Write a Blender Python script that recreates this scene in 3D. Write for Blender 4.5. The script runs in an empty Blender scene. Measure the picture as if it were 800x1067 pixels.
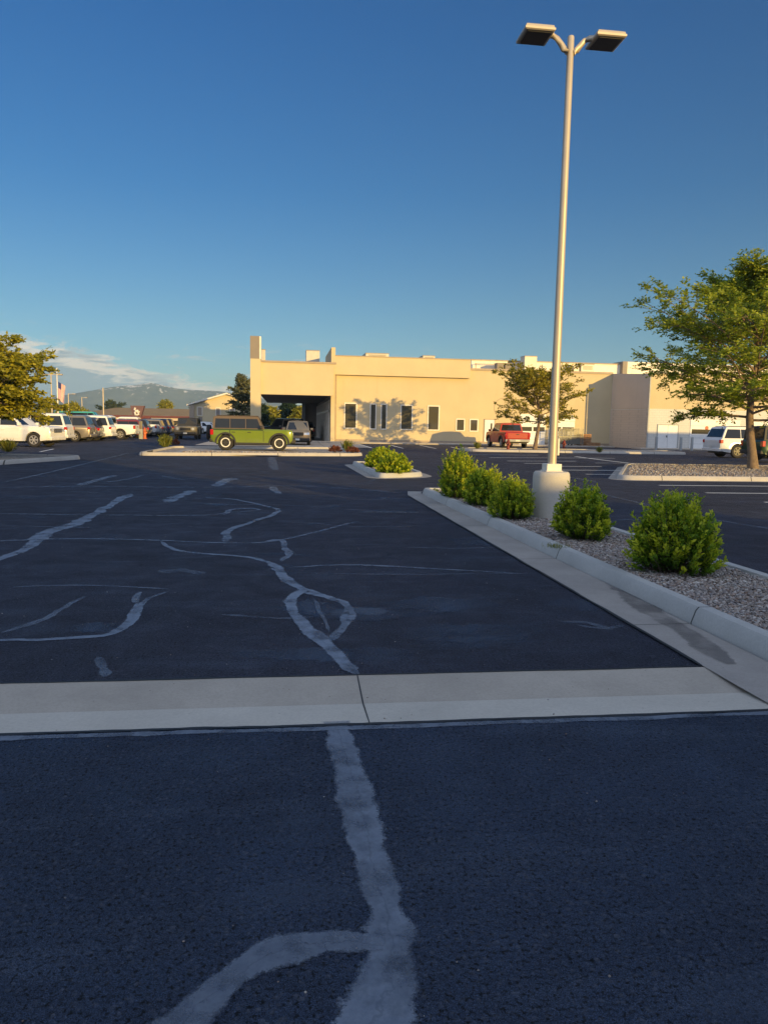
import bpy, bmesh, math, random
import numpy as np
from mathutils import Vector, Matrix, noise
R = math.radians
random.seed(7)
rng = np.random.default_rng(7)
S = bpy.context.scene
C = S.collection

# ------------------------------------------------------------------ camera
cam = bpy.data.cameras.new('camera')
cam.sensor_fit = 'VERTICAL'; cam.sensor_height = 36.0; cam.lens = 36.0 * 790 / 1067
cam.clip_start = 0.05; cam.clip_end = 30000
camo = bpy.data.objects.new('camera', cam); C.objects.link(camo); S.camera = camo
CM = Matrix.Rotation(R(-7.5), 4, 'Z') @ Matrix.Rotation(R(90) - math.atan(91 / 790), 4, 'X') @ Matrix.Rotation(R(1.1), 4, 'Z')
camo.matrix_world = Matrix.Translation((0, 0, 1.6)) @ CM
EYE = Vector((0, 0, 1.6))
def ray(px, py):
    return CM.to_3x3() @ Vector(((px - 400) / 790, -(py - 533.5) / 790, -1))
def G(px, py, z=0.0):                       # point on the ground
    d = ray(px, py); p = EYE + d * ((z - 1.6) / d.z); return Vector((p.x, p.y, z))
def W(px, py, gy):                          # point on the upright plane y = gy
    d = ray(px, py); p = EYE + d * (gy / d.y); return p
def WX(px, py, gy): return W(px, py, gy).x
def WZ(px, py, gy): return W(px, py, gy).z

# ------------------------------------------------------------------ materials
def nmat(name):
    m = bpy.data.materials.new(name); m.use_nodes = True
    nt = m.node_tree; b = nt.nodes['Principled BSDF']
    return m, nt, b
def coords(nt, scale=1.0, obj=True):
    tc = nt.nodes.new('ShaderNodeTexCoord')
    return tc.outputs['Object' if obj else 'Generated']
def noise_n(nt, vec, scale, detail=4, rough=.55, dist=0):
    n = nt.nodes.new('ShaderNodeTexNoise'); n.inputs['Scale'].default_value = scale
    n.inputs['Detail'].default_value = detail; n.inputs['Roughness'].default_value = rough
    n.inputs['Distortion'].default_value = dist
    nt.links.new(vec, n.inputs['Vector']); return n.outputs['Fac']
def ramp(nt, fac, stops):
    r = nt.nodes.new('ShaderNodeValToRGB'); e = r.color_ramp.elements
    while len(e) < len(stops): e.new(.5)
    for k, (p, c) in enumerate(stops):
        e[k].position = p
        e[k].color = (c, c, c, 1) if not hasattr(c, '__len__') else (*c, 1)
    nt.links.new(fac, r.inputs[0]); return r.outputs['Color']
def mixc(nt, fac, a, b, mode='MIX'):
    m = nt.nodes.new('ShaderNodeMix'); m.data_type = 'RGBA'; m.blend_type = mode
    for inp, v in ((m.inputs[0], fac), (m.inputs[6], a), (m.inputs[7], b)):
        if hasattr(v, 'is_output'): nt.links.new(v, inp)
        elif hasattr(v, '__len__'): inp.default_value = (*v, 1)
        else: inp.default_value = v
    return m.outputs[2]
def mth(nt, op, a, b=None, c=None, clamp=False):
    m = nt.nodes.new('ShaderNodeMath'); m.operation = op; m.use_clamp = clamp
    for k, v in enumerate((a, b, c)):
        if v is None: continue
        if hasattr(v, 'is_output'): nt.links.new(v, m.inputs[k])
        else: m.inputs[k].default_value = v
    return m.outputs[0]
def bump(nt, b, h, strength=.5, dist=.01, prev=None):
    n = nt.nodes.new('ShaderNodeBump'); n.inputs['Strength'].default_value = strength
    n.inputs['Distance'].default_value = dist
    nt.links.new(h, n.inputs['Height'])
    if prev is not None: nt.links.new(prev, n.inputs['Normal'])
    if b is not None: nt.links.new(n.outputs[0], b.inputs['Normal'])
    return n.outputs[0]

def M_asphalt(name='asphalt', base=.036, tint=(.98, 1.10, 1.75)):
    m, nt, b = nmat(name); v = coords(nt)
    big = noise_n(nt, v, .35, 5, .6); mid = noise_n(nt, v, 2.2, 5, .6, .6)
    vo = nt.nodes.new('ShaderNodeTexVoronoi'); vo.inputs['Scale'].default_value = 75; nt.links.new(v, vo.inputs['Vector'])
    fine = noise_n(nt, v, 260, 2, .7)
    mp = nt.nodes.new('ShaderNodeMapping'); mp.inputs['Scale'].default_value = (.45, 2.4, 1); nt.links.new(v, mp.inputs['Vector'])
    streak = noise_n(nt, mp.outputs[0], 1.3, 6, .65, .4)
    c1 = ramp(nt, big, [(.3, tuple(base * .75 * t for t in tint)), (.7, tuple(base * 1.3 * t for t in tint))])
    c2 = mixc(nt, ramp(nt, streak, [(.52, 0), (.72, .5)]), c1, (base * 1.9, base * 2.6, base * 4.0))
    c3 = mixc(nt, ramp(nt, mid, [(.35, .0), (.75, .35)]), c2, (base * .6, base * .62, base * .68))
    sp = ramp(nt, fine, [(.38, .2), (.62, 1.9)])
    c4 = mixc(nt, 1.0, c3, sp, 'MULTIPLY')
    pit = ramp(nt, noise_n(nt, v, 62, 3, .6), [(.36, .12), (.47, 1.12)])
    c4 = mixc(nt, 1.0, c4, pit, 'MULTIPLY')
    sv = ramp(nt, vo.outputs['Color'], [(.70, 0), (.95, .6)])
    c5 = mixc(nt, sv, c4, (base * 2.6, base * 3.0, base * 4.0))
    nt.links.new(c5, b.inputs['Base Color'])
    nt.links.new(ramp(nt, mid, [(.3, .62), (.7, .9)]), b.inputs['Roughness'])
    b.inputs['Specular IOR Level'].default_value = .22
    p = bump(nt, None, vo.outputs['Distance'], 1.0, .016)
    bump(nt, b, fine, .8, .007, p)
    return m
def M_seal(name='crack_filler', ca=(.12, .155, .22), cb=(.26, .31, .38), k0=.95):
    # crack filler: follows the strip's own width (uv.y) with a ragged worn edge
    m, nt, b = nmat(name); v = coords(nt)
    uv = nt.nodes.new('ShaderNodeUVMap'); sx = nt.nodes.new('ShaderNodeSeparateXYZ'); nt.links.new(uv.outputs[0], sx.inputs[0])
    e = mth(nt, 'ABSOLUTE', mth(nt, 'SUBTRACT', sx.outputs['Y'], .5))         # 0 centre .5 edge
    n1 = noise_n(nt, v, 9, 6, .7); n2 = noise_n(nt, v, 90, 3, .7)
    k = mth(nt, 'ADD', e, mth(nt, 'MULTIPLY', mth(nt, 'SUBTRACT', n1, .5), .42))
    k = mth(nt, 'ADD', k, mth(nt, 'MULTIPLY', mth(nt, 'SUBTRACT', n2, .5), .22))
    mask = ramp(nt, k, [(.35, 1), (.45, 0)])
    wear = ramp(nt, noise_n(nt, v, 3.1, 5, .65), [(.34, .30), (.56, 1)])
    att = nt.nodes.new('ShaderNodeAttribute'); att.attribute_name = 'fade'
    a = mth(nt, 'MULTIPLY', mth(nt, 'MULTIPLY', mask, wear), att.outputs['Fac'])
    col = mixc(nt, noise_n(nt, v, 14, 4), ca, cb)
    # the crack itself: a thin wandering dark line down the middle, and trowel ripples across
    wv = mth(nt, 'ABSOLUTE', mth(nt, 'ADD', mth(nt, 'SUBTRACT', sx.outputs['Y'], .5), mth(nt, 'MULTIPLY', mth(nt, 'SUBTRACT', noise_n(nt, v, 5, 5, .7), .5), .7)))
    col = mixc(nt, ramp(nt, wv, [(.008, .35), (.03, 0)]), col, tuple(x * .4 for x in ca))
    col = mixc(nt, ramp(nt, noise_n(nt, v, 60, 4, .75), [(.35, .5), (.6, 0)]), col, ca)
    nt.links.new(col, b.inputs['Base Color']); b.inputs['Roughness'].default_value = .6
    nt.links.new(a, b.inputs['Alpha'])
    bump(nt, b, n1, .5, .012)
    return m
def M_paint(col=(.62, .62, .6), wear=.5, name='line_paint'):
    m, nt, b = nmat(name); v = coords(nt)
    w = ramp(nt, noise_n(nt, v, 11, 6, .75), [(wear - .12, 0), (wear + .1, 1)])
    w2 = mth(nt, 'SUBTRACT', 1.0, mth(nt, 'MULTIPLY', w, .85))
    b.inputs['Base Color'].default_value = (*col, 1); b.inputs['Roughness'].default_value = .7
    nt.links.new(w2, b.inputs['Alpha']); return m
def M_concrete(name, col, var=.18, joints=None, bscale=60, stain=True):
    m, nt, b = nmat(name); v = coords(nt)
    a = noise_n(nt, v, 1.6, 6, .65); f = noise_n(nt, v, 55, 4, .7)
    lo = tuple(c * (1 - var) for c in col); hi = tuple(min(.95, c * (1 + var)) for c in col)
    c = ramp(nt, a, [(.3, lo), (.7, hi)])
    c = mixc(nt, ramp(nt, f, [(.3, .35), (.6, 0)]), c, tuple(x * .6 for x in col))
    if stain:
        mp = nt.nodes.new('ShaderNodeTexVoronoi'); mp.inputs['Scale'].default_value = 9; nt.links.new(v, mp.inputs['Vector'])
        c = mixc(nt, ramp(nt, mp.outputs['Distance'], [(.03, .7), (.06, 0)]), c, tuple(x * .35 for x in col))
    if joints:
        sx = nt.nodes.new('ShaderNodeSeparateXYZ'); nt.links.new(v, sx.inputs[0])
        ax, step, off, wid = joints
        fr = mth(nt, 'FRACT', mth(nt, 'DIVIDE', mth(nt, 'ADD', sx.outputs[ax], off), step))
        k = mth(nt, 'LESS_THAN', fr, wid / step)
        c = mixc(nt, k, c, tuple(x * .18 for x in col))
    nt.links.new(c, b.inputs['Base Color']); b.inputs['Roughness'].default_value = .85
    bump(nt, b, f, .35, .004); return m
def M_plain(name, col, rough=.6, metal=0, var=.1, scale=3.0, bmp=0, spec=.5, coat=0):
    m, nt, b = nmat(name); v = coords(nt)
    n = noise_n(nt, v, scale, 5, .6)
    nt.links.new(ramp(nt, n, [(.3, tuple(c * (1 - var) for c in col)), (.7, tuple(min(1, c * (1 + var)) for c in col))]), b.inputs['Base Color'])
    b.inputs['Roughness'].default_value = rough; b.inputs['Metallic'].default_value = metal
    b.inputs['Specular IOR Level'].default_value = spec; b.inputs['Coat Weight'].default_value = coat
    b.inputs['Coat Roughness'].default_value = .06
    if bmp: bump(nt, b, noise_n(nt, v, scale * 12, 3), bmp, .01)
    return m
def M_wall(name, col, panel=None, brick=False):
    m, nt, b = nmat(name); v = coords(nt)
    a = noise_n(nt, v, .5, 6, .6); f = noise_n(nt, v, 22, 4, .7)
    mp = nt.nodes.new('ShaderNodeMapping'); mp.inputs['Scale'].default_value = (1.6, 1.6, .12); nt.links.new(v, mp.inputs['Vector'])
    dr = noise_n(nt, mp.outputs[0], 1.5, 6, .7)
    c = ramp(nt, a, [(.3, tuple(x * .93 for x in col)), (.7, tuple(min(1, x * 1.04) for x in col))])
    c = mixc(nt, ramp(nt, dr, [(.55, 0), (.8, .35)]), c, tuple(x * y for x, y in zip(col, (.7, .66, .6))))
    nt.links.new(c, b.inputs['Base Color']); b.inputs['Roughness'].default_value = .9
    h = f
    if brick:
        br = nt.nodes.new('ShaderNodeTexBrick'); rot = nt.nodes.new('ShaderNodeMapping')
        rot.inputs['Rotation'].default_value = (R(90), 0, 0); nt.links.new(v, rot.inputs['Vector'])
        nt.links.new(rot.outputs[0], br.inputs['Vector']); br.inputs['Scale'].default_value = 1
        br.inputs['Brick Width'].default_value = .4; br.inputs['Row Height'].default_value = .2; br.inputs['Mortar Size'].default_value = .012
        c2 = mixc(nt, br.outputs['Fac'], c, tuple(x * .82 for x in col)); nt.links.new(c2, b.inputs['Base Color'])
    bump(nt, b, h, .3, .01); return m
def M_leaf(name, c0, c1, trans=.35):
    m, nt, b = nmat(name)
    g = nt.nodes.new('ShaderNodeNewGeometry')
    col = ramp(nt, g.outputs['Random Per Island'], [(.0, c0), (.55, tuple((a + d) / 2 for a, d in zip(c0, c1))), (1, c1)])
    nt.links.new(col, b.inputs['Base Color']); b.inputs['Roughness'].default_value = .55
    b.inputs['Specular IOR Level'].default_value = .3
    t = nt.nodes.new('ShaderNodeBsdfTranslucent')
    tc = mixc(nt, 1.0, col, (1.25, 1.3, .6), 'MULTIPLY'); nt.links.new(tc, t.inputs[0])
    ms = nt.nodes.new('ShaderNodeMixShader'); ms.inputs[0].default_value = trans
    nt.links.new(b.outputs[0], ms.inputs[1]); nt.links.new(t.outputs[0], ms.inputs[2])
    nt.links.new(ms.outputs[0], nt.nodes['Material Output'].inputs[0]); return m
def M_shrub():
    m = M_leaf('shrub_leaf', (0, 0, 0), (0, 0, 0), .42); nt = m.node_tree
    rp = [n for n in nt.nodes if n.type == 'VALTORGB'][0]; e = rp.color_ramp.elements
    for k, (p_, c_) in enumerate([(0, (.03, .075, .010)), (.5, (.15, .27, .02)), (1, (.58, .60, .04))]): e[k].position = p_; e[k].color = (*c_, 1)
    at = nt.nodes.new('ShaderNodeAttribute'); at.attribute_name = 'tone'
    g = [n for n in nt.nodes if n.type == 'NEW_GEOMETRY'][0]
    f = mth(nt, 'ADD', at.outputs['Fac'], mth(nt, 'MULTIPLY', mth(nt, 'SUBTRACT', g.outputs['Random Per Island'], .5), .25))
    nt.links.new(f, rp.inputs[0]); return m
def M_stone(name, cols):
    m, nt, b = nmat(name); g = nt.nodes.new('ShaderNodeNewGeometry')
    n = len(cols)
    col = ramp(nt, g.outputs['Random Per Island'], [(k / (n - 1), c) for k, c in enumerate(cols)])
    v = coords(nt); f = noise_n(nt, v, 70, 3)
    col = mixc(nt, 1.0, col, ramp(nt, f, [(.3, .75), (.7, 1.15)]), 'MULTIPLY')
    nt.links.new(col, b.inputs['Base Color']); b.inputs['Roughness'].default_value = .8; return m
def M_gravelbed(name, c0, c1, scale=26):
    m, nt, b = nmat(name); v = coords(nt)
    vo = nt.nodes.new('ShaderNodeTexVoronoi'); vo.inputs['Scale'].default_value = scale; nt.links.new(v, vo.inputs['Vector'])
    bw = nt.nodes.new('ShaderNodeRGBToBW'); nt.links.new(vo.outputs['Color'], bw.inputs[0])
    nt.links.new(ramp(nt, bw.outputs[0], [(.1, c0), (.8, c1)]), b.inputs['Base Color']); b.inputs['Roughness'].default_value = .9
    bump(nt, b, vo.outputs['Distance'], 1, .03); return m
def M_glass(name, col=(.012, .014, .016), rough=.05):
    m, nt, b = nmat(name); v = coords(nt)
    b.inputs['Base Color'].default_value = (*col, 1); b.inputs['Roughness'].default_value = rough
    b.inputs['Specular IOR Level'].default_value = .5
    bump(nt, b, noise_n(nt, v, 1.2, 2), .03, .02); return m
def M_carpaint(name, col, metal=.0):
    m, nt, b = nmat(name); v = coords(nt)
    n = noise_n(nt, v, 1.5, 4)
    sx = nt.nodes.new('ShaderNodeSeparateXYZ'); nt.links.new(v, sx.inputs[0])
    dust = mth(nt, 'MULTIPLY', ramp(nt, sx.outputs['Z'], [(.25, .55), (.75, 0)]), noise_n(nt, v, 6, 4))
    c = ramp(nt, n, [(.3, tuple(x * .95 for x in col)), (.7, tuple(min(1, x * 1.04) for x in col))])
    c = mixc(nt, dust, c, (.22, .19, .15))
    nt.links.new(c, b.inputs['Base Color']); b.inputs['Metallic'].default_value = metal
    b.inputs['Roughness'].default_value = .38; b.inputs['Coat Weight'].default_value = .35; b.inputs['Specular IOR Level'].default_value = .35; b.inputs['Coat Roughness'].default_value = .08
    return m

MT = {}
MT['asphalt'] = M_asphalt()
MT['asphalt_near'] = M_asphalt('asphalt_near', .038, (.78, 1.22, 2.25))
MT['seal'] = M_seal()
MT['wet'] = M_seal('damp_concrete', (.11, .10, .095), (.15, .14, .13))
MT['scuff'] = M_seal('worn_sealcoat', (.05, .07, .115), (.085, .115, .17))
MT['line'] = M_paint((.74, .74, .71), .70)
MT['oldline'] = M_paint((.2, .22, .25), .5, 'old_line_paint')
MT['pan'] = M_concrete('pan_concrete', (.41, .375, .32), .14, None)
MT['pan2'] = M_concrete('pan_concrete_smooth', (.51, .485, .425), .1, None)
MT['kerb'] = M_concrete('kerb_concrete', (.42, .43, .42), .1, ('Y', 3.05, .35, .018), stain=False)
MT['kerbx'] = M_concrete('kerb_concrete_far', (.44, .42, .39), .12, ('X', 3.05, .35, .03), stain=False)
MT['gutter'] = M_concrete('gutter_concrete', (.33, .31, .285), .16, ('Y', 3.05, .35, .012))
MT['base'] = M_concrete('post_footing_concrete', (.5, .48, .44), .07, None, stain=False)
MT['slab'] = M_concrete('slab_concrete', (.42, .38, .33), .15, ('X', 3.0, .3, .03), stain=False)
MT['gravel'] = M_stone('river_gravel', [(.10, .085, .08), (.32, .29, .27), (.19, .13, .10), (.44, .41, .38), (.15, .14, .15), (.36, .27, .21), (.26, .255, .26), (.55, .52, .49), (.22, .18, .15)])
MT['bed'] = M_gravelbed('gravel_bed', (.06, .055, .05), (.33, .29, .26), 30)
MT['pale_bed'] = M_gravelbed('pale_gravel_bed', (.16, .14, .12), (.46, .40, .34), 14)
MT['pole'] = M_plain('bronze_post_paint', (.46, .40, .31), .42, .25, .06, 2, .05)
MT['lampdark'] = M_plain('lamp_lens_dark', (.012, .012, .014), .35)
MT['wall'] = M_wall('cream_stucco', (.575, .475, .295))
MT['wallwhite'] = M_wall('white_painted_block', (.62, .61, .58), None, True)
MT['wallreturn'] = M_wall('tan_block', (.56, .46, .36), None, True)
MT['wallsmooth'] = M_wall('tan_smooth_wall', (.56, .46, .36))
MT['trimtan'] = M_plain('tan_cap_metal', (.34, .27, .20), .6)
MT['trimwhite'] = M_plain('white_trim', (.72, .68, .6), .5)
MT['taupe'] = M_plain('taupe_panel', (.22, .19, .16), .6, 0, .05)
MT['soffit'] = M_plain('soffit_brown', (.14, .105, .08), .8)
MT['doorw'] = M_plain('white_door_paint', (.72, .73, .74), .5, 0, .04)
MT['glass'] = M_glass('dark_window_glass', (.075, .07, .05), .06)  # olive base colour paints in the reflections of the panes
MT['carglass'] = M_glass('car_glass', (.015, .018, .022), .04)
MT['hvac'] = M_plain('rooftop_unit_metal', (.55, .51, .44), .5, .1, .08)
MT['tyre'] = M_plain('tyre_rubber', (.022, .021, .02), .85, 0, .2, 8)
MT['rim'] = M_plain('alloy_rim', (.52, .50, .47), .35, .6)
MT['rimdark'] = M_plain('dark_rim', (.05, .05, .052), .4, .4)
MT['rimwhite'] = M_plain('white_rim_ring', (.75, .74, .7), .5)
MT['black'] = M_plain('black_trim', (.02, .02, .021), .6)
MT['chrome'] = M_plain('chrome', (.6, .6, .6), .2, .9)
MT['redlens'] = M_plain('red_tail_lens', (.42, .012, .012), .15, 0, .05, 3, 0, .6, .6)
MT['clearlens'] = M_plain('clear_head_lens', (.6, .62, .64), .1, .3, .05, 3, 0, .6, .8)
MT['plate'] = M_plain('number_plate', (.6, .6, .58), .5)
MT['pwhite'] = M_carpaint('white_car_paint', (.74, .74, .73))
MT['pgrey'] = M_carpaint('pewter_car_paint', (.20, .18, .16), .35)
MT['pblack'] = M_carpaint('black_car_paint', (.015, .015, .017))
MT['pred'] = M_carpaint('red_car_paint', (.36, .012, .010))
MT['pdkred'] = M_carpaint('maroon_car_paint', (.16, .02, .025))
MT['pblue'] = M_carpaint('navy_car_paint', (.02, .03, .07), .2)
MT['pgreen'] = M_carpaint('lime_green_car_paint', (.145, .205, .015), .1)
MT['pdkgreen'] = M_carpaint('dark_green_car_paint', (.03, .07, .035), .2)
MT['pbronze'] = M_carpaint('bronze_car_paint', (.42, .30, .17), .2)
MT['polive'] = M_carpaint('sand_car_paint', (.20, .175, .12), .1)
MT['pteal'] = M_carpaint('teal_van_paint', (.05, .35, .33))
MT['softtop'] = M_plain('brown_soft_top', (.115, .085, .065), .75)
MT['bark'] = M_plain('bark', (.20, .145, .10), .9, 0, .3, 7, .8)
MT['barkdark'] = M_plain('dark_bark', (.10, .075, .055), .9, 0, .3, 7, .8)
MT['leafbig'] = M_leaf('locust_leaf', (.11, .17, .018), (.40, .44, .04))
MT['leafsmall'] = M_leaf('maple_leaf', (.15, .14, .016), (.46, .39, .05))
MT['leafgold'] = M_leaf('sunny_leaf', (.14, .15, .016), (.45, .41, .045))
MT['leafbush'] = M_shrub()
MT['leafspruce'] = M_leaf('spruce_needle', (.012, .03, .016), (.03, .06, .03), .1)
MT['leafcotton'] = M_leaf('cottonwood_leaf', (.08, .09, .05), (.22, .22, .11))
MT['leafgrass'] = M_leaf('tuft_grass', (.10, .13, .02), (.26, .25, .05))
MT['leafrust'] = M_leaf('rust_shrub', (.16, .05, .03), (.30, .11, .06))
MT['leaffar'] = M_leaf('far_tree_leaf', (.035, .055, .02), (.09, .11, .03))
MT['redbrown'] = M_plain('hydrant_paint', (.20, .03, .02), .55)
MT['orange'] = M_plain('orange_paint', (.5, .12, .03), .6)
MT['bollard'] = M_plain('grey_bollard_paint', (.33, .35, .36), .6)
MT['wood'] = M_plain('pallet_wood', (.36, .20, .10), .85, 0, .25, 6, .4)
MT['cage'] = M_plain('galvanised_wire', (.20, .20, .18), .5, .5)
MT['roofbrown'] = M_plain('brown_metal_roof', (.25, .18, .09), .7, 0, .1, .5)
MT['maroon'] = M_plain('maroon_fascia', (.12, .03, .03), .6)
MT['signmar'] = M_plain('plum_sign_panel', (.13, .07, .08), .6)
MT['signwhite'] = M_plain('white_sign_ink', (.75, .72, .68), .5)
MT['flagred'] = M_plain('flag_red', (.5, .05, .05), .8)
MT['flagblue'] = M_plain('flag_blue', (.03, .05, .2), .8)
MT['flagwhite'] = M_plain('flag_white', (.75, .74, .7), .8)
MT['stain'] = M_plain('wet_stain', (.07, .066, .062), .35, 0, .2)
def M_mountain():
    m, nt, b = nmat('mountain_slopes'); v = coords(nt)
    n = noise_n(nt, v, .012, 7, .65); 
    sx = nt.nodes.new('ShaderNodeSeparateXYZ'); nt.links.new(v, sx.inputs[0])
    c = ramp(nt, n, [(.35, (.035, .055, .05)), (.65, (.11, .12, .085))])
    hi = mth(nt, 'ADD', mth(nt, 'DIVIDE', sx.outputs['Z'], 190), mth(nt, 'MULTIPLY', mth(nt, 'SUBTRACT', noise_n(nt, v, .03, 5, .7), .5), 2.2))
    c = mixc(nt, ramp(nt, hi, [(.86, 0), (.98, .9)]), c, (.85, .8, .72))
    nt.links.new(c, b.inputs['Base Color']); b.inputs['Roughness'].default_value = 1; return m
MT['mountain'] = M_mountain()
MT['dryland'] = M_plain('dry_grassland', (.14, .13, .07), .95, 0, .3, .05)

# ------------------------------------------------------------------ mesh helpers
class MB:
    def __init__(s): s.v = []; s.f = []; s.uv = None
    def add(s, vs, fs):
        o = len(s.v); s.v += [tuple(p) for p in vs]; s.f += [tuple(o + i for i in f) for f in fs]; return s
    def box(s, x0, x1, y0, y1, z0, z1):
        return s.add([(x0, y0, z0), (x1, y0, z0), (x1, y1, z0), (x0, y1, z0), (x0, y0, z1), (x1, y0, z1), (x1, y1, z1), (x0, y1, z1)],
                     [(0, 3, 2, 1), (4, 5, 6, 7), (0, 1, 5, 4), (1, 2, 6, 5), (2, 3, 7, 6), (3, 0, 4, 7)])
    def hexa(s, b, t):
        return s.add(list(b) + list(t), [(0, 3, 2, 1), (4, 5, 6, 7), (0, 1, 5, 4), (1, 2, 6, 5), (2, 3, 7, 6), (3, 0, 4, 7)])
    def prism(s, pts, z0, z1):          # vertical prism; z1 may be list
        n = len(pts); zt = z1 if hasattr(z1, '__len__') else [z1] * n
        vs = [(x, y, z0) for x, y in pts] + [(p[0], p[1], z) for p, z in zip(pts, zt)]
        return s.add(vs, [tuple(range(n))[::-1], tuple(range(n, 2 * n))] + [(i, (i + 1) % n, n + (i + 1) % n, n + i) for i in range(n)])
    def tube(s, pts, rad, n=8, cap=True):
        pts = [Vector(p) for p in pts]; rad = rad if hasattr(rad, '__len__') else [rad] * len(pts)
        vs = []; up = Vector((0, 0, 1))
        for i, p in enumerate(pts):
            d = (pts[min(i + 1, len(pts) - 1)] - pts[max(i - 1, 0)])
            if d.length < 1e-9: d = Vector((0, 0, 1))
            d.normalize()
            a = d.cross(Vector((1, 0, 0)) if abs(d.x) < .8 else Vector((0, 1, 0))).normalized(); b = d.cross(a)
            for k in range(n):
                t = 2 * math.pi * k / n; vs.append(p + (a * math.cos(t) + b * math.sin(t)) * rad[i])
        fs = []
        for i in range(len(pts) - 1):
            for k in range(n):
                k2 = (k + 1) % n; fs.append((i * n + k, i * n + k2, (i + 1) * n + k2, (i + 1) * n + k))
        if cap: fs += [tuple(range(n))[::-1], tuple((len(pts) - 1) * n + k for k in range(n))]
        return s.add(vs, fs)
    def lathe(s, prof, n=24, axis='z', o=(0, 0, 0)):     # prof: (r, h)
        vs = []
        for r, h in prof:
            for k in range(n):
                t = 2 * math.pi * k / n; a, b = r * math.cos(t), r * math.sin(t)
                p = (a, b, h) if axis == 'z' else (a, h, b) if axis == 'y' else (h, a, b)
                vs.append((p[0] + o[0], p[1] + o[1], p[2] + o[2]))
        fs = []
        for i in range(len(prof) - 1):
            for k in range(n):
                k2 = (k + 1) % n; fs.append((i * n + k, i * n + k2, (i + 1) * n + k2, (i + 1) * n + k))
        fs += [tuple(range(n))[::-1], tuple((len(prof) - 1) * n + k for k in range(n))]
        return s.add(vs, fs)
    def build(s, name, mat, parent=None, smooth=None, bevel=0, label=None, loc=None):
        me = bpy.data.meshes.new(name); me.from_pydata(s.v, [], s.f); me.update()
        if isinstance(mat, str): mat = MT[mat]
        me.materials.append(mat)
        bm = bmesh.new(); bm.from_mesh(me); bmesh.ops.recalc_face_normals(bm, faces=bm.faces); bm.to_mesh(me); bm.free()
        if smooth is not None:
            me.shade_smooth() if hasattr(me, 'shade_smooth') else None
            me.set_sharp_from_angle(angle=R(smooth))
        o = bpy.data.objects.new(name, me); C.objects.link(o)
        if parent is not None: o.parent = parent
        if bevel:
            b = o.modifiers.new('bevel', 'BEVEL'); b.width = bevel; b.segments = 2; b.limit_method = 'ANGLE'; b.angle_limit = R(40)
        if label: o['label'] = label
        if loc: o.location = loc
        return o
def np_mesh(name, V, F, mat, parent=None, smooth=False):
    me = bpy.data.meshes.new(name); V = np.asarray(V, dtype=np.float32); F = np.asarray(F, dtype=np.int32); k = F.shape[1]
    me.vertices.add(len(V)); me.vertices.foreach_set('co', V.ravel())
    me.loops.add(F.size); me.loops.foreach_set('vertex_index', F.ravel())
    me.polygons.add(len(F)); me.polygons.foreach_set('loop_start', np.arange(0, F.size, k, dtype=np.int32))
    me.polygons.foreach_set('loop_total', np.full(len(F), k, dtype=np.int32))
    me.update(calc_edges=True); me.validate()
    me.materials.append(MT[mat] if isinstance(mat, str) else mat)
    if smooth: me.shade_smooth()
    o = bpy.data.objects.new(name, me); C.objects.link(o)
    if parent is not None: o.parent = parent
    return o
def thing(name, label, cat, loc=(0, 0, 0), rz=0, group=None):
    o = bpy.data.objects.new(name, None); C.objects.link(o); o.location = loc; o.rotation_euler = (0, 0, rz)
    o.empty_display_size = .3; o['label'] = label; o['category'] = cat
    if group: o['group'] = group
    return o
def tag(o, label, cat, group=None):
    o['label'] = label; o['category'] = cat
    if group: o['group'] = group
    return o
def struct(o, kind='structure'): o['kind'] = kind; return o
def dup(root, loc, rz=None, label=None, group=None, scale=None):
    r = root.copy(); C.objects.link(r); r.location = loc
    if rz is not None: r.rotation_euler = (0, 0, rz)
    if scale is not None: r.scale = scale if hasattr(scale, '__len__') else (scale,) * 3
    if label: r['label'] = label
    if group: r['group'] = group
    for ch in list(root.children):
        c = ch.copy(); C.objects.link(c); c.parent = r
        for g in list(ch.children):
            d = g.copy(); C.objects.link(d); d.parent = c
    return r

# ------------------------------------------------------------------ ground
def sheet(name, x0, x1, y0, y1, z, mat, parent=None):
    return MB().add([(x0, y0, z), (x1, y0, z), (x1, y1, z), (x0, y1, z)], [(0, 1, 2, 3)]).build(name, mat, parent)
struct(sheet('ground', -6000, 6000, -3000, 5200, -.06, 'dryland'))
PY0, PY1 = 3.90, 4.68
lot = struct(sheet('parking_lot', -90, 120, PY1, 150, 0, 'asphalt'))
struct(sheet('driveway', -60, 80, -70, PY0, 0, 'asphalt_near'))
# concrete valley pan: a shallow V between the two asphalt fields
pan = MB()
xs = [-40 + k * 1.0 for k in range(0, 44)]; xs[-1] = 3.36
rows = [(PY0 - .005, -.03), (PY0, .004), (PY0 + .34, -.018), (PY0 + .345, -.0185), (PY1 - .0, .004), (PY1 + .005, -.03)]
def strip(ra, rb):
    m = MB(); vs = []
    for x in (-40, 3.36):
        for (y, z) in (ra, rb): vs.append((x, y, z))
    m.add(vs, [(0, 2, 3, 1)]); return m
gut = struct(strip(rows[1], rows[2]).build('gutter', 'pan2'))
strip(rows[2], rows[4]).build('gutter_rear_slope', 'pan', gut)
rgt = MB().add([(5.09, PY0, .004), (60, PY0, .004), (60, PY0 + .34, -.018), (5.09, PY0 + .34, -.018), (60, PY1, .004), (5.09, PY1, .004)], [(0, 1, 2, 3), (3, 2, 4, 5)]).build('gutter_right_run', 'pan', gut)
jt = MB()                                          # tooled joints across the pan, slightly skewed
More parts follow.
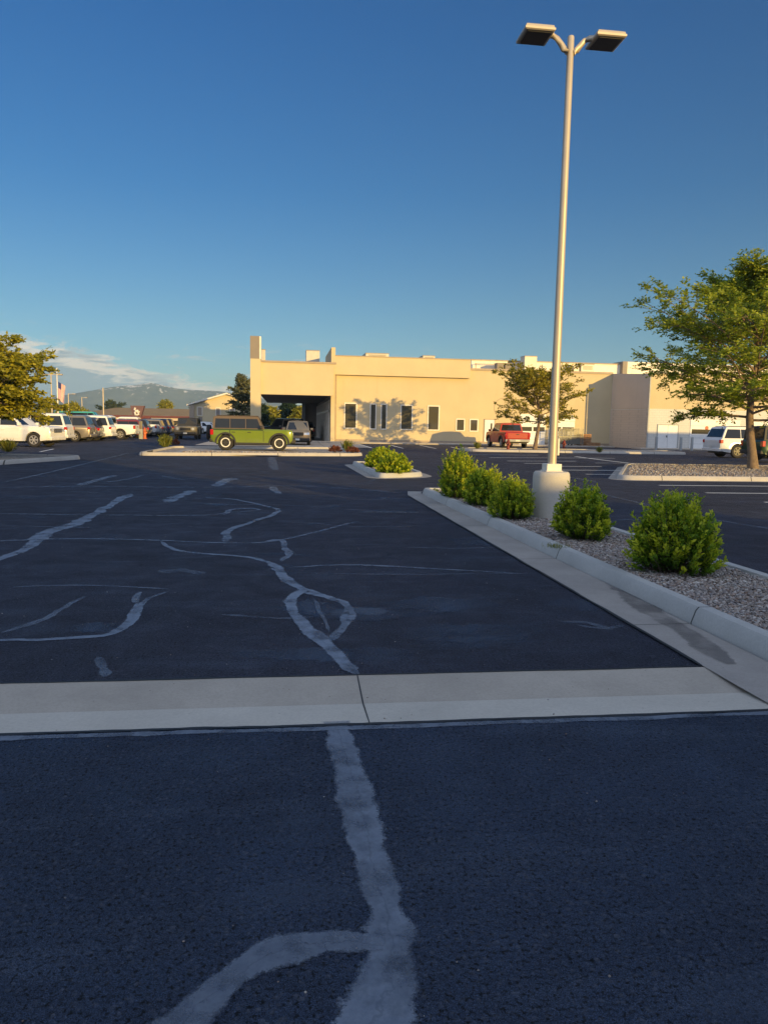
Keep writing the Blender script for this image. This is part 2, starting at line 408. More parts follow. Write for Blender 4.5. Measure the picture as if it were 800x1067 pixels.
for jx in (.455, -5.6, -11.7):
    jt.add([(jx - .002, PY0, .0062), (jx + .004, PY0, .0062), (jx + .006, PY0 + .34, -.0155), (jx - .002, PY0 + .34, -.0155)], [(0, 1, 2, 3)])
    jt.add([(jx - .002, PY0 + .34, -.0155), (jx + .006, PY0 + .34, -.0155), (jx + .013, PY1, .0064), (jx + .006, PY1, .0064)], [(0, 1, 2, 3)])
jt.build('joint', 'black', gut)
# seams where asphalt meets the pan: ragged dark lip of tar, and a pale worn band in front
def ribbon(pts, wid, mat, z=.004, parent=lot, name='crack_seal', fade=None, jit=.0, seg=.12, uv=True):
    P = [Vector((p[0], p[1], 0)) for p in pts]
    Q = []                                          # Catmull-Rom
    n = len(P); ws = wid if hasattr(wid, '__len__') else [wid] * n
    fd = fade if fade is not None and hasattr(fade, '__len__') else [1 if fade is None else fade] * n
    for i in range(n - 1):
        p0, p1, p2, p3 = P[max(i - 1, 0)], P[i], P[i + 1], P[min(i + 2, n - 1)]
        m = max(2, min(40, int((p2 - p1).length / seg)))
        for k in range(m + (i == n - 2)):
            t = k / m
            q = .5 * ((2 * p1) + (p2 - p0) * t + (2 * p0 - 5 * p1 + 4 * p2 - p3) * t * t + (3 * p1 - p0 - 3 * p2 + p3) * t ** 3)
            Q.append((q, ws[i] * (1 - t) + ws[i + 1] * t, fd[i] * (1 - t) + fd[i + 1] * t))
    vs, fs, uvs, fa = [], [], [], []
    L = 0
    for i, (q, w, a) in enumerate(Q):
        d = Q[min(i + 1, len(Q) - 1)][0] - Q[max(i - 1, 0)][0]; d.normalize(); nn = Vector((-d.y, d.x, 0))
        if jit:
            q = q + nn * (noise.noise(q * 1.7) * jit) + nn * (noise.noise(q * 6.1) * jit * .4)
            w = w * (1 + .5 * noise.noise(q * 2.3 + Vector((5, 1, 2))) + .35 * noise.noise(q * 8.0))
        if i: L += (q - Q[i - 1][0]).length
        for k in range(3):
            p = q + nn * w * (k / 2 - .5); vs.append((p.x, p.y, z)); uvs.append((L, k / 2)); fa.append(a)
        if i:
            b = 3 * i
            fs += [(b - 3, b, b + 1, b - 2), (b - 2, b + 1, b + 2, b - 1)]
    me = bpy.data.meshes.new(name); me.from_pydata(vs, [], fs); me.update(); me.materials.append(MT[mat])
    ul = me.uv_layers.new(name='UVMap')
    for lp in me.loops: ul.data[lp.index].uv = uvs[lp.vertex_index]
    at = me.attributes.new('fade', 'FLOAT', 'POINT'); at.data.foreach_set('value', fa)
    o = bpy.data.objects.new(name, me); C.objects.link(o); o.parent = parent
    return o
def GP(l): return [G(*p) for p in l]
drv = bpy.data.objects['driveway']
# foreground filler
ribbon(GP([(352, 752), (362, 800), (374, 850), (390, 905), (403, 955), (404, 1010), (392, 1060), (375, 1120), (350, 1230)]),
       [.17, .17, .17, .165, .19, .23, .27, .28, .28], 'seal', .004, drv, jit=.012, fade=.8, seg=.05)
ribbon(GP([(400, 985), (362, 982), (318, 985), (280, 998), (240, 1022), (200, 1060), (150, 1120)]), [.1, .13, .15, .17, .17, .16, .16], 'seal', .0065, drv, jit=.012, fade=.65, seg=.05)
ribbon([(-8, PY0 - .045), (-3, PY0 - .045), (0, PY0 - .05), (3.4, PY0 - .04)], .07, 'seal', .0045, drv, jit=.012, fade=.75)
# black lips
ribbon([(-12, PY0 - .008), (-2, PY0 - .006), (.8, PY0 - .010), (3.4, PY0 - .004)], .028, 'black', .0075, drv, 'tar_lip', jit=.012, seg=.06)
ribbon([(-12, PY1 + .006), (-1, PY1 + .004), (3.3, PY1 + .008)], .022, 'black', .0075, lot, 'tar_lip', jit=.01, seg=.06)
SE = 'seal'
def crack(l, w, fade=.8, z=.004, jit=.05):
    p = GP(l); n = len(p); w = list(w) if hasattr(w, '__len__') else [w] * n
    # split the end spans so that both ends taper away
    p = [p[0], p[0].lerp(p[1], .25)] + p[1:-1] + [p[-1].lerp(p[-2], .25), p[-1]]
    w = [w[0] * .25, w[0]] + w[1:-1] + [w[-1], w[-1] * .25]
    fd = [.3] + [1] * (len(p) - 2) + [.3]
    ribbon(p, [k * .8 for k in w], SE, z, lot, jit=jit, fade=[min(1, f * fade * 1.1) for f in fd])
crack([(-30, 592), (0, 582), (30, 571), (50, 555), (80, 545), (107, 531), (137, 514)], [.2, .2, .22, .38, .3, .34, .3], .8)
crack([(-60, 566), (0, 564), (60, 562), (125, 562), (170, 563.5), (235, 566), (280, 565), (320, 557), (375, 543)], .1, .62, .0055, .02)
crack([(-60, 535), (0, 535.5), (80, 536.5), (145, 537), (215, 537), (240, 534), (272, 532)], .12, .6, .004, .02)
crack([(-60, 509), (0, 508), (100, 507), (200, 508), (300, 506.5), (360, 509), (420, 514)], .16, .55, .0055, .02)
crack([(82, 506), (95, 502), (122, 495)], .35, .6)
crack([(110, 503), (135, 499), (150, 495)], .25, .4)
crack([(175, 524), (182, 518.5), (193, 515), (200, 511)], .42, .75)
crack([(224, 507), (231, 503), (242, 498)], .5, .7)
crack([(235, 566), (241, 552), (268, 542), (288, 535), (284, 529.5), (245, 521), (208, 518)], [.18, .18, .16, .16, .14, .12, .1], .75, .007)
crack([(235, 537), (240, 531.5), (262, 530), (273, 532)], .16, .6, .0085)
crack([(200, 525), (250, 526), (300, 527), (360, 531), (400, 533)], .12, .35, .0085)
crack([(284, 507), (286, 511), (292, 515)], .28, .6)
crack([(283, 476), (284, 481), (287, 490)], .5, .45)
crack([(165, 495), (190, 500), (225, 502)], .2, .3)
crack([(170, 564), (176, 571), (200, 576), (262, 581), (287, 589), (295, 601), (315, 615), (345, 625), (362, 632), (361, 650), (346, 668)],
      [.1, .12, .11, .13, .17, .19, .17, .14, .14, .16, .12], .85)
crack([(316, 614), (303, 624), (309, 643), (328, 661), (352, 682), (366, 697), (372, 704)], [.15, .16, .17, .18, .17, .15, .08], .9, .0065)
crack([(278, 565), (292, 563), (300, 575), (294, 586)], .14, .7, .0075)
crack([(326, 625), (336, 642), (345, 660)], .05, .5, .0085)
crack([(300, 591.5), (350, 589), (400, 590), (470, 594), (545, 598)], [.06, .1, .1, .1, .06], .55, .0045, .02)
crack([(300, 597), (400, 599), (560, 598)], .08, .3, .006, .02)
crack([(-60, 668), (0, 667), (60, 666), (108, 663), (126, 656), (140, 640), (146, 628)], [.09, .09, .1, .1, .14, .14, .12], .8)
crack([(140, 640), (155, 624), (176, 617)], [.1, .07, .04], .7, .006)
crack([(142, 629), (143, 622), (150, 617)], [.12, .1, .05], .7, .0075)
crack([(2, 660), (45, 645), (88, 621)], .1, .5)
crack([(101, 685), (105, 692), (109, 706)], .1, .5)
crack([(165, 597), (190, 594), (215, 598)], .35, .3)
crack([(583, 648), (610, 649), (640, 657)], .12, .35)
crack([(600, 652), (630, 655), (650, 652)], .08, .3, .006)
crack([(345, 640), (380, 636), (400, 640)], .3, .25)
crack([(0, 504), (70, 488), (137, 471.5)], .12, .75, .0075, .01)
rs = random.Random(4)
for k in range(46):
    x, y = rs.uniform(-10, 2.3), 4.9 + 22 * rs.random() ** 1.6
    L_ = rs.uniform(.4, 1.6); a_ = rs.uniform(-.5, .5)
    ribbon([(x, y), (x + L_ * .5, y + .1 * a_), (x + L_, y + a_ * .3)], [.1, rs.uniform(.25, .8), .1], 'scuff', .002 + .00003 * k, lot, 'worn_patch', fade=[0, rs.uniform(.25, .65), 0], jit=.06)
for k in range(12):
    x, y = rs.uniform(-3, 3.5), rs.uniform(1.6, 3.6)
    L_ = rs.uniform(.3, .9)
    ribbon([(x, y), (x + L_ * .5, y + .05), (x + L_, y)], [.05, rs.uniform(.1, .3), .05], 'scuff', .002 + .00003 * k, drv, 'worn_patch', fade=[0, rs.uniform(.2, .4), 0], jit=.04)
for l in ([(0, 520), (60, 521), (140, 519), (230, 520)], [(60, 512), (120, 514), (190, 512)], [(300, 519), (360, 521), (430, 520)], [(240, 500), (300, 501), (350, 499)], [(0, 548), (50, 549), (110, 551)], [(400, 497), (380, 503), (350, 505)],
          [(320, 545), (370, 549), (450, 548)], [(10, 612), (90, 611), (180, 615)], [(415, 570), (470, 572), (520, 571)], [(230, 640), (290, 645), (330, 643)]):
    crack(l, .07, .45, .005, .05)
for l in ([(610, 511), (640, 518), (679, 527)], [(739, 541), (770, 546), (830, 556)], [(637, 542), (660, 541), (690, 541)], [(550, 498), (600, 508), (640, 514)], [(690, 600), (770, 600), (830, 600)]):
    crack(l, .14, .45, .004, .04)
# faint old stall stripe and painted stripes
def stripe(l, w=.1, mat='line', z=.0095): ribbon(GP(l), w, mat, z, lot, 'painted_line')
stripe([(377, 534), (440, 534.3)], .1, 'oldline')
# stalls right of the long island
for l in ([(567, 486), (626, 486.3)], [(546, 483), (572, 483.2)], [(528, 480.5), (600, 480.8)], [(580, 490), (700, 490.7)], [(510, 477), (640, 477.6)]):
    stripe(l, .2)
stripe([(599, 475.8), (640, 481), (712, 488.8)], .2)
for l in ([(686, 506), (830, 507.2)], [(735, 513.9), (830, 514.7)], [(796, 523.7), (860, 524.5)], [(640, 494.6), (610, 494.4)], [(690, 483), (620, 482.6)], [(490, 474), (560, 474.4)]): stripe(l, .14)
for l in ([(374, 463), (387, 467)], [(407, 464), (420, 467.3)], [(437, 464), (454, 467.5)], [(470, 466), (482, 469)]): stripe(l, .14)
stripe([(455, 480), (560, 493), (620, 502)], .1, 'oldline')
stripe([(42, 471), (56, 468)], .12)
stripe([(735, 475), (775, 476)], .12)
# wet mark on the gutter apron
# ------------------------------------------------------------------ kerbed islands
def offset(poly, d):
    n = len(poly); out = []
    for i in range(n):
        a, b, c = Vector(poly[i - 1]), Vector(poly[i]), Vector(poly[(i + 1) % n])
        e1 = (b - a).normalized(); e2 = (c - b).normalized()
        n1 = Vector((-e1.y, e1.x)); n2 = Vector((-e2.y, e2.x)); m = (n1 + n2)
        m = m / max(.3, m.length_squared) * 2
        out.append(tuple(b + m * d))
    return out
def rounded(pts, r):
    out = []; n = len(pts)
    for i in range(n):
        a, b, c = Vector(pts[i - 1]), Vector(pts[i]), Vector(pts[(i + 1) % n])
        rr = r[i] if hasattr(r, '__len__') else r
        if rr <= 0: out.append(tuple(b)); continue
        u = (a - b).normalized(); v = (c - b).normalized(); p = b + u * rr; q = b + v * rr
        for k in range(7):
            t = k / 6; out.append(tuple((1 - t) ** 2 * p + 2 * t * (1 - t) * b + t * t * q))
    return out
def island(pts, r, kerbmat, bedmat, label, bedz=.11, apron=0, apron_mat='gutter', kh=.15):
    poly = rounded(pts, r)                            # counter-clockwise, outer foot of kerb
    t = thing('planting_island', label, 'kerbed island')
    prof = [(0, -.02), (0.0, .02), (.035, kh - .03), (.06, kh), (.165, kh), (.17, kh - .01), (.17, .02)]
    rings = [[(x, y, z) for x, y in offset(poly, d)] for d, z in prof]
    m = MB(); n = len(poly); vs = [p for rg in rings for p in rg]
    m.add(vs, [(i * n + k, i * n + (k + 1) % n, (i + 1) * n + (k + 1) % n, (i + 1) * n + k) for i in range(len(prof) - 1) for k in range(n)])
    m.build('kerb', kerbmat, t, smooth=35)
    inn = offset(poly, .168)
    MB().add([(x, y, bedz) for x, y in inn], [tuple(range(n))]).build('gravel_bed', bedmat, t)
    if apron:
        ou = offset(poly, -apron)
        MB().add([(x, y, .006) for x, y in ou] + [(x, y, .010) for x, y in offset(poly, .02)], [(k, (k + 1) % n, n + (k + 1) % n, n + k) for k in range(n)]).build('gutter_apron', apron_mat, t)
    return t, inn
main_pts = [(3.42, .5), (5.12, .5), (4.78, 17.3), (3.16, 17.6)]
isl, inn_main = island(main_pts, [0, 0, .5, .35], 'kerb', 'bed', 'long gravel island with pale kerb holding the tall lamp post and round shrubs', apron=.0)
# apron of the long island: wide on the left, narrow on the right
ap = MB()
ap.add([(2.90, .5, .008), (3.44, .5, .012), (3.34, PY0 + .4, .012), (2.83, PY0 + .4, .008), (3.18, 17.6, .012), (2.78, 17.0, .008), (3.3, 18.0, .012), (2.95, 18.1, .008)],
       [(0, 1, 2, 3), (3, 2, 4, 5), (5, 4, 6, 7)])
ap.build('gutter_apron', 'gutter', isl)
MB().add([(5.10, .5, .010), (5.42, .5, .007), (5.08, 17.3, .007), (4.76, 17.3, .010)], [(0, 1, 2, 3)]).build('gutter_apron', 'gutter', isl)
ribbon([(2.82, PY1 + .01), (2.81, 8), (2.795, 12), (2.78, 17.0)], .028, 'black', .0125, isl, 'tar_lip', jit=.01, seg=.2)
# stain shape
ribbon(GP([(628, 604), (650, 615), (676, 636), (706, 656), (735, 676), (762, 694)]), [.10, .26, .3, .22, .28, .1], 'wet', .016, isl, 'damp_stain', jit=.03, fade=.45)
isl2, inn2 = island([(2.75, 22.4), (4.35, 23.2), (4.2, 29.6), (2.6, 29.9)], [.5, .7, .5, .4], 'kerb', 'bed', 'short gravel island with a bright hedge clump in the middle of the lot', apron=.3)
a, b = G(143, 474.5), G(381, 475.5)
isl3, inn3 = island([(a.x, a.y - .3), (b.x, b.y), (b.x - .6, b.y + 9.5), (a.x + .2, a.y + 9.5)], [.8, 1.2, 1, .8], 'kerbx', 'pale_bed', 'pale kerbed island under the lime green off-road car', bedz=.04)
sheet('slab', a.x + 1.2, b.x - 4.2, a.y + .7, a.y + 8.5, .046, 'slab', isl3)
a, b = G(641, 500.5), G(860, 505)
isl4, inn4 = island([(a.x, 22.7), (24, 22.7), (24, 31.0), (WX(650, 488, 31.0), 31.0)], [.9, 0, 0, .8], 'kerbx', 'pale_bed', 'pale gravel island with the large spreading tree at right', apron=.25)
a = G(40, 480)
isl5, inn5 = island([(-30, 24.5), (a.x - .5, 26.5), (a.x + 1.4, 32), (-30, 36)], [0, 1, 1, 0], 'kerbx', 'pale_bed', 'gravel island with a gold green tree at far left')
isl6, inn6 = island([(11.5, 47.3), (26.5, 47.3), (27.5, 51.5), (11.8, 51.5)], [1.2, 1, .6, 1.2], 'kerbx', 'pale_bed', 'far island with the small tree near the red pickup')
# walk along the building
walk = struct(MB().box(-4, 28.2, 62.6, 64.98, 0, .12).build('pavement', 'slab', bevel=.02))
MB().box(28.3, 60, 57.9, 59.65, 0, .12).build('pavement_strip', 'slab', walk, bevel=.02)
sheet('canopy_drive', -4, 4.6, 65, 110, .008, 'slab', walk)
sheet('apron_drive', -6, 6, 52, 62.5, .006, 'slab', walk)

# ------------------------------------------------------------------ gravel stones (real stones)
def stones(name, area, n, smin, smax, z, inside, mat='gravel', seed=3):
    r = np.random.default_rng(seed)
    bm = bmesh.new(); bmesh.ops.create_icosphere(bm, subdivisions=1, radius=1); bm.verts.ensure_lookup_table()
    V0 = np.array([v.co[:] for v in bm.verts]); F0 = np.array([[v.index for v in f.verts] for f in bm.faces]); bm.free()
    x0, x1, y0, y1 = area
    P = np.stack([r.uniform(x0, x1, n), r.uniform(y0, y1, n)], 1)
    P = P[inside(P[:, 0], P[:, 1])]; n = len(P)
    s = smin + (smax - smin) * r.random(n) ** 1.8
    sc = np.stack([s * r.uniform(.7, 1.3, n), s * r.uniform(.6, 1.1, n), s * r.uniform(.4, .75, n)], 1)
    th = r.uniform(0, 2 * np.pi, n); tl = r.uniform(-.5, .5, n)
    V = V0[None] * (1 + r.uniform(-.22, .22, (n, len(V0), 1))) * sc[:, None]
    c, sn = np.cos(tl)[:, None], np.sin(tl)[:, None]
    X, Y, Z = V[..., 0], V[..., 1], V[..., 2]
    X, Z = X * c - Z * sn, X * sn + Z * c
    c, sn = np.cos(th)[:, None], np.sin(th)[:, None]; X, Y = X * c - Y * sn, X * sn + Y * c
    V = np.stack([X + P[:, :1], Y + P[:, 1:], Z + z + (r.random(n) * smax * .9)[:, None]], -1)
    F = F0[None] + (np.arange(n) * len(V0))[:, None, None]
    o = np_mesh(name, V.reshape(-1, 3), F.reshape(-1, 3), mat); o['kind'] = 'stuff'; o['label'] = 'mixed grey and tan river gravel filling the long island'
    return o
def in_main(x, y):
    t = (y - .5) / 17.0
    return (x > 3.42 - .26 * t + .19) & (x < 5.12 - .34 * t - .19)
stones('gravel', (3.2, 5.2, 3.8, 11.5), 42000, .010, .022, .112, in_main)
stones('gravel', (3.2, 5.2, 11.5, 17.2), 14000, .014, .026, .112, in_main, seed=4)['label'] = 'gravel at the far end of the long island'
o = stones('grit', (-6, 3.3, 1.7, 12), 700, .002, .006, .002, lambda x, y: (x > -6)); o['label'] = 'scattered grit on the asphalt'
o = stones('gravel', (-8, 3.6, 36.8, 39.5), 5000, .03, .07, .04, lambda x, y: (x > -5) & (x < 3) & (y > 37.9)); o['label'] = 'loose gravel in front of the lime green off-road car'
xb = WX(650, 488, 31.0); xa = G(641, 500.5).x
o = stones('gravel', (9, 24, 22.9, 31), 16000, .02, .042, .11, lambda x, y: (x > xa + .35 + (xb - xa) * (y - 22.7) / 8.3) & (y > 23.0) & (y < 30.8)); o['label'] = 'pale gravel under the large tree'
o = stones('gravel', (2.8, 4.2, 22.9, 29.6), 5000, .02, .035, .11, lambda x, y: (x > 2.95) & (x < 4.05) & (y > 23.3) & (y < 29.3)); o['label'] = 'gravel around the bright hedge clump'

# ------------------------------------------------------------------ plants
def leaf_quads(P, D, Nn, L, Wd, r):
    """P positions, D leaf direction, Nn normal hint -> arrays"""
    n = len(P); D = D / np.linalg.norm(D, axis=1, keepdims=True)
    S_ = np.cross(D, Nn); S_ /= np.maximum(1e-6, np.linalg.norm(S_, axis=1, keepdims=True))
    up = np.cross(S_, D)
    L = L[:, None]; Wd = Wd[:, None]
    a = P; b = P + D * L * .5 + S_ * Wd * .5 + up * L * .06; c = P + D * L; d = P + D * L * .5 - S_ * Wd * .5 + up * L * .06
    V = np.stack([a, b, c, d], 1).reshape(-1, 3); F = np.arange(4 * n).reshape(-1, 4)
    return V, F
def unit(v): return v / np.maximum(1e-9, np.linalg.norm(v, axis=-1, keepdims=True))
def tree(name, label, cat, loc, H, th, prof, nprim=34, nsec=9, ntw=7, nleaf=12, leafL=.13, leafW=.05, tr=.16, rise=(.15, .7), seed=1,
         leaf='leafbig', bark='bark', rz=0, group=None, spray=.55, droop=.12, layered=0.0, pads=1.0, low_fork=True, n_up=0):
    r = np.random.default_rng(seed)
    t = thing(name, label, cat, loc, rz, group)
    tb = MB(); twigP, twigD = [], []
    lean = np.array([r.normal(0, .03), r.normal(0, .03)])
    def lead(z): return np.array([lean[0] * z + .12 * math.sin(z * 1.3 + seed), lean[1] * z + .1 * math.sin(z * .9 + 2 * seed), z])
    zs = np.linspace(0, H * .97, 12)
    rad = [max(.012, tr * (1 - .93 * (z / H)) * (1.25 if z == 0 else 1)) for z in zs]
    lp = [lead(z) for z in zs]; lp[0][2] = -.03
    tb.tube(lp, rad, 9)
    for i in range(nprim):
        u = (i + .5) / nprim; h = th + (H * .93 - th) * u ** .92
        if layered: h += r.normal(0, .06)
        az = i * 2.39996 + r.normal(0, .25)
        L = prof((h - th) / (H - th)) * r.uniform(.72, 1.12)
        ri = rise[0] + (rise[1] - rise[0]) * u + r.normal(0, .08)
        base = lead(h); d = np.array([math.cos(az), math.sin(az), math.tan(ri)]); d /= np.linalg.norm(d)
        pts = [base]; k = 7
        for j in range(k):
            d = d + r.normal(0, .10, 3) + np.array([0, 0, .03 if j < 4 else -.05]); d /= np.linalg.norm(d)
            pts.append(pts[-1] + d * L / k)
        br = max(.014, tr * .27 * (1 - u * .75) * min(1, L / 2.5 + .3))
        tb.tube(pts, [br * (1 - .85 * q / k) + .004 for q in range(k + 1)], 6, False)
        for s in range(nsec):
            tt = .12 + .88 * (s + r.random()) / nsec; q = tt * k; a = int(min(k - 1, q)); fr = q - a
            p = pts[a] * (1 - fr) + pts[a + 1] * fr; dd = pts[a + 1] - pts[a]; dd /= np.linalg.norm(dd)
            side = np.cross(dd, [0, 0, 1.0]); side /= np.linalg.norm(side) + 1e-9
            sg = 1 if s % 2 else -1
            sd = dd * r.uniform(.35, .9) + side * sg * r.uniform(.4, 1.0) + np.array([0, 0, r.uniform(-.18, .5)]); sd /= np.linalg.norm(sd)
            sl = L * r.uniform(.2, .42) * (1.15 - .7 * tt) + .15
            if s == nsec - 1: sd = dd; sl = .4; p = pts[-1]
            sp_ = [p, p + sd * sl * .5 + r.normal(0, .03, 3), p + sd * sl + np.array([0, 0, -.05 * sl])]
            tb.tube(sp_, [br * .28 + .003, br * .18 + .002, .003], 4, False)
            for w in range(ntw):
                f = r.uniform(.15, 1.05); tp = p + (sp_[2] - p) * f + r.normal(0, .05, 3) * pads
                td = sd + r.normal(0, .6, 3) * np.array([1, 1, .6]) + np.array([0, 0, .15])
                twigP.append(tp); twigD.append(td)
    P = np.array(twigP); D = unit(np.array(twigD)); n = len(P)
    # leaves alternate along each twig
    ln = spray * r.uniform(.5, 1.1, n)
    kk = np.arange(nleaf) / nleaf
    pos = P[:, None] + D[:, None] * (ln[:, None] * kk)[..., None]
    pos[..., 2] -= droop * (kk ** 2)[None] * ln[:, None] * 2
    side = unit(np.cross(D, np.array([0, 0, 1.0])) + 1e-6)
    sg = np.where(np.arange(nleaf) % 2, 1, -1)
    ld = D[:, None] * .55 + side[:, None] * sg[None, :, None] + r.normal(0, .35, (n, nleaf, 3)) + np.array([0, 0, -.15])
    nn = np.array([0, 0, .35]) + r.normal(0, .8, (n, nleaf, 3))
    m = n * nleaf
    keep = r.random(m) < .93
    V, F = leaf_quads(pos.reshape(-1, 3)[keep], ld.reshape(-1, 3)[keep], nn.reshape(-1, 3)[keep], leafL * r.uniform(.6, 1.25, keep.sum()), leafW * r.uniform(.7, 1.3, keep.sum()), r)
    tb.build('trunk', bark, t, smooth=60)
    np_mesh('crown', V, F, leaf, t)
    return t
def interp(pts):
    xs, ys = zip(*pts); return lambda u: float(np.interp(u, xs, ys))
def shrub(name, label, loc, rad, h, seed, nsh=520, leaf='leafbush', leafL=.04, group='round shrubs on the gravel islands', cat='shrub', rz=0, upright=.5, nl=34):
    r = np.random.default_rng(seed); t = thing(name, label, cat, loc, rz, group)
    sb = MB(); PP, DD, TT = [], [], []
    for i in range(nsh):
        ph = r.uniform(0, 2 * math.pi); ct = r.random() ** .8; st_ = math.sqrt(1 - ct * ct)
        rr = r.uniform(.80, 1.02) + .10 * math.sin(3 * ph + seed) * st_ + (.18 if r.random() < .08 else 0)
        e = np.array([math.cos(ph) * st_ * rad * rr, math.sin(ph) * st_ * rad * rr, max(.05, ct * h * rr + .05)])
        b0 = np.array([r.normal(0, rad * .12), r.normal(0, rad * .12), 0])
        mid = b0 * .4 + e * .62 + np.array([0, 0, -.06 * h])
        tip = e + np.array([0, 0, upright * .30 * h * r.random()]) + np.array([0, 0, 0])
        if i % 4 == 0: sb.tube([b0, mid, tip], [.008, .005, .002], 4, False)
        ks = r.uniform(.0, 1, nl) ** .7
        pts = mid[None] * (1 - ks[:, None]) + tip[None] * ks[:, None]
        ax = (tip - mid); ax = ax / (np.linalg.norm(ax) + 1e-9)
        rnd = unit(r.normal(0, 1, (nl, 3))); rnd = unit(rnd - (rnd @ ax)[:, None] * ax)
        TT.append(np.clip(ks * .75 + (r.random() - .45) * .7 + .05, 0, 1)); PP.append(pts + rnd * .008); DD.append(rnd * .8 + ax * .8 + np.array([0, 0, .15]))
    P = np.concatenate(PP); D = np.concatenate(DD); T = np.concatenate(TT)
    k = P[:, 2] > .01; P, D, T = P[k], D[k], T[k]
    N_ = r.normal(0, .4, P.shape) + unit(P + 1e-3) * .8 + np.array([0, 0, .6])
    V, F = leaf_quads(P, D, N_, leafL * r.uniform(.6, 1.3, len(P)), leafL * .5 * r.uniform(.7, 1.3, len(P)), r)
    sb.build('stems', 'barkdark', t); fo_ = np_mesh('foliage', V, F, leaf, t); at = fo_.data.attributes.new('tone', 'FLOAT', 'POINT'); at.data.foreach_set('value', np.repeat(T, 4).astype(np.float32)); return t
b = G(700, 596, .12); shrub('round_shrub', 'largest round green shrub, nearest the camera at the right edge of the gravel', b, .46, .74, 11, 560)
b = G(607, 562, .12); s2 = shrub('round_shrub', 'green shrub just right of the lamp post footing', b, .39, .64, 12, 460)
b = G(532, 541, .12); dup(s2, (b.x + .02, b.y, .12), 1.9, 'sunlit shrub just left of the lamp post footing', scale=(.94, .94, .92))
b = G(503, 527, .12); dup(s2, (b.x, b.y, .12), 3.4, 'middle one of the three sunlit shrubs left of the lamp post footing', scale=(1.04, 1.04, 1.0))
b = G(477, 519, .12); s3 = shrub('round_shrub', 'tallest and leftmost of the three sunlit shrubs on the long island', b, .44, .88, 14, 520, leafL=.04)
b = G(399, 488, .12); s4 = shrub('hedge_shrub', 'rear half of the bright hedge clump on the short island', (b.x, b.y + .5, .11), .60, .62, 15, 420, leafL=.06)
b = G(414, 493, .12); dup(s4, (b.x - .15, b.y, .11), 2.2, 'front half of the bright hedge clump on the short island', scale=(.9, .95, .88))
def tuft(px, py, h, label, leaf='leafgrass', n=160, rad=None, cat='plant', name='grass_tuft', z=.11):
    b = G(px, py, z); r = np.random.default_rng(int(px)); t = thing(name, label, cat, (b.x, b.y, z), 0)
    rad = rad or h * .35
    P = np.stack([r.normal(0, rad * .35, n), r.normal(0, rad * .35, n), np.zeros(n)], 1)
    D = np.stack([r.normal(0, .35, n), r.normal(0, .35, n), np.ones(n)], 1)
    V, F = leaf_quads(P, D, r.normal(0, 1, (n, 3)), h * r.uniform(.5, 1.1, n), np.full(n, h * .07), r)
    np_mesh('blades', V, F, 'leafgrass' if leaf == 'leafbush' else leaf, t)
    P2 = P + unit(D) * (h * r.uniform(.2, .9, n))[:, None]
    V, F = leaf_quads(P2, r.normal(0, 1, (n, 3)) + [0, 0, .5], r.normal(0, 1, (n, 3)), h * .22 * r.uniform(.5, 1.1, n), np.full(n, h * .08), r)
    np_mesh('leaves', V, F, 'leafgrass' if leaf == 'leafbush' else leaf, t); return t
tuft(172, 466, .75, 'yellow green grass tuft at the left end of the pale island', n=260)
tuft(362, 470, .65, 'yellowish grass tuft right of the lime green off-road car')
tuft(9, 471, .6, 'green tuft at the foot of the far left tree', 'leafbush', 200, z=.11)
tuft(497, 467.5, .5, 'small green plant on the far island left of the red pickup', 'leafbush')
tuft(624, 471.5, .4, 'small green plant at the right end of the far island', 'leafgrass')
tuft(397, 548, .1, 'low weed', 'leafbush', 40) if False else None
b = G(580, 571, .12); r_ = tuft(580, 571, .07, 'low green weed in the gravel in front of the lamp post footing', 'leafbush', 130, rad=.22, z=.13, name='weed')
for px, py, w, lb in ((181, 464, .42, 'rust coloured mound shrub beside the grass tuft at left'), (349, 471.3, .36, 'dark red mound shrub just right of the lime green off-road car'), (367, 472, .34, 'red mound shrub at the right tip of the pale island')):
    b = G(px, py, .11); shrub('mound_shrub', lb, (b.x, b.y, .11), w, w * .75, int(px), 90, 'leafrust', .07, 'red mound shrubs on the pale island', nl=14)

# trees
big = G(780, 489, .1)
tree('locust_tree', 'large spreading green tree on the right hand island', 'tree', (big.x, big.y, .1), 7.7, 1.9,
     interp([(0, 2.9), (.1, 4.8), (.3, 6.2), (.42, 5.2), (.55, 3.4), (.8, 1.9), (1, .7)]), nprim=62, nsec=14, ntw=10, nleaf=12, leafL=.14, leafW=.06,
     tr=.19, rise=(.04, .8), seed=21, spray=.5)
tree('small_tree', 'small gold green tree on the far island beside the red pickup', 'tree', (17.0, 50.2, .1), 4.7, 1.7,
     interp([(0, 2.4), (.3, 3.7), (.6, 2.9), (1, .8)]), nprim=30, nsec=9, ntw=7, nleaf=9, leafL=.18, leafW=.09, tr=.15, rise=(.15, .8), seed=5, leaf='leafsmall', spray=.42)
b = G(-22, 476, .1)
tree('gold_tree', 'gold green tree at the left edge in front of the parked cars', 'tree', (b.x - .2, b.y, .1), 3.9, 1.35,
     interp([(0, 2.6), (.3, 3.1), (.6, 2.6), (1, .7)]), nprim=48, nsec=12, ntw=13, nleaf=10, leafL=.16, leafW=.085, tr=.15, rise=(.0, .6), seed=8, leaf='leafgold', spray=.42)
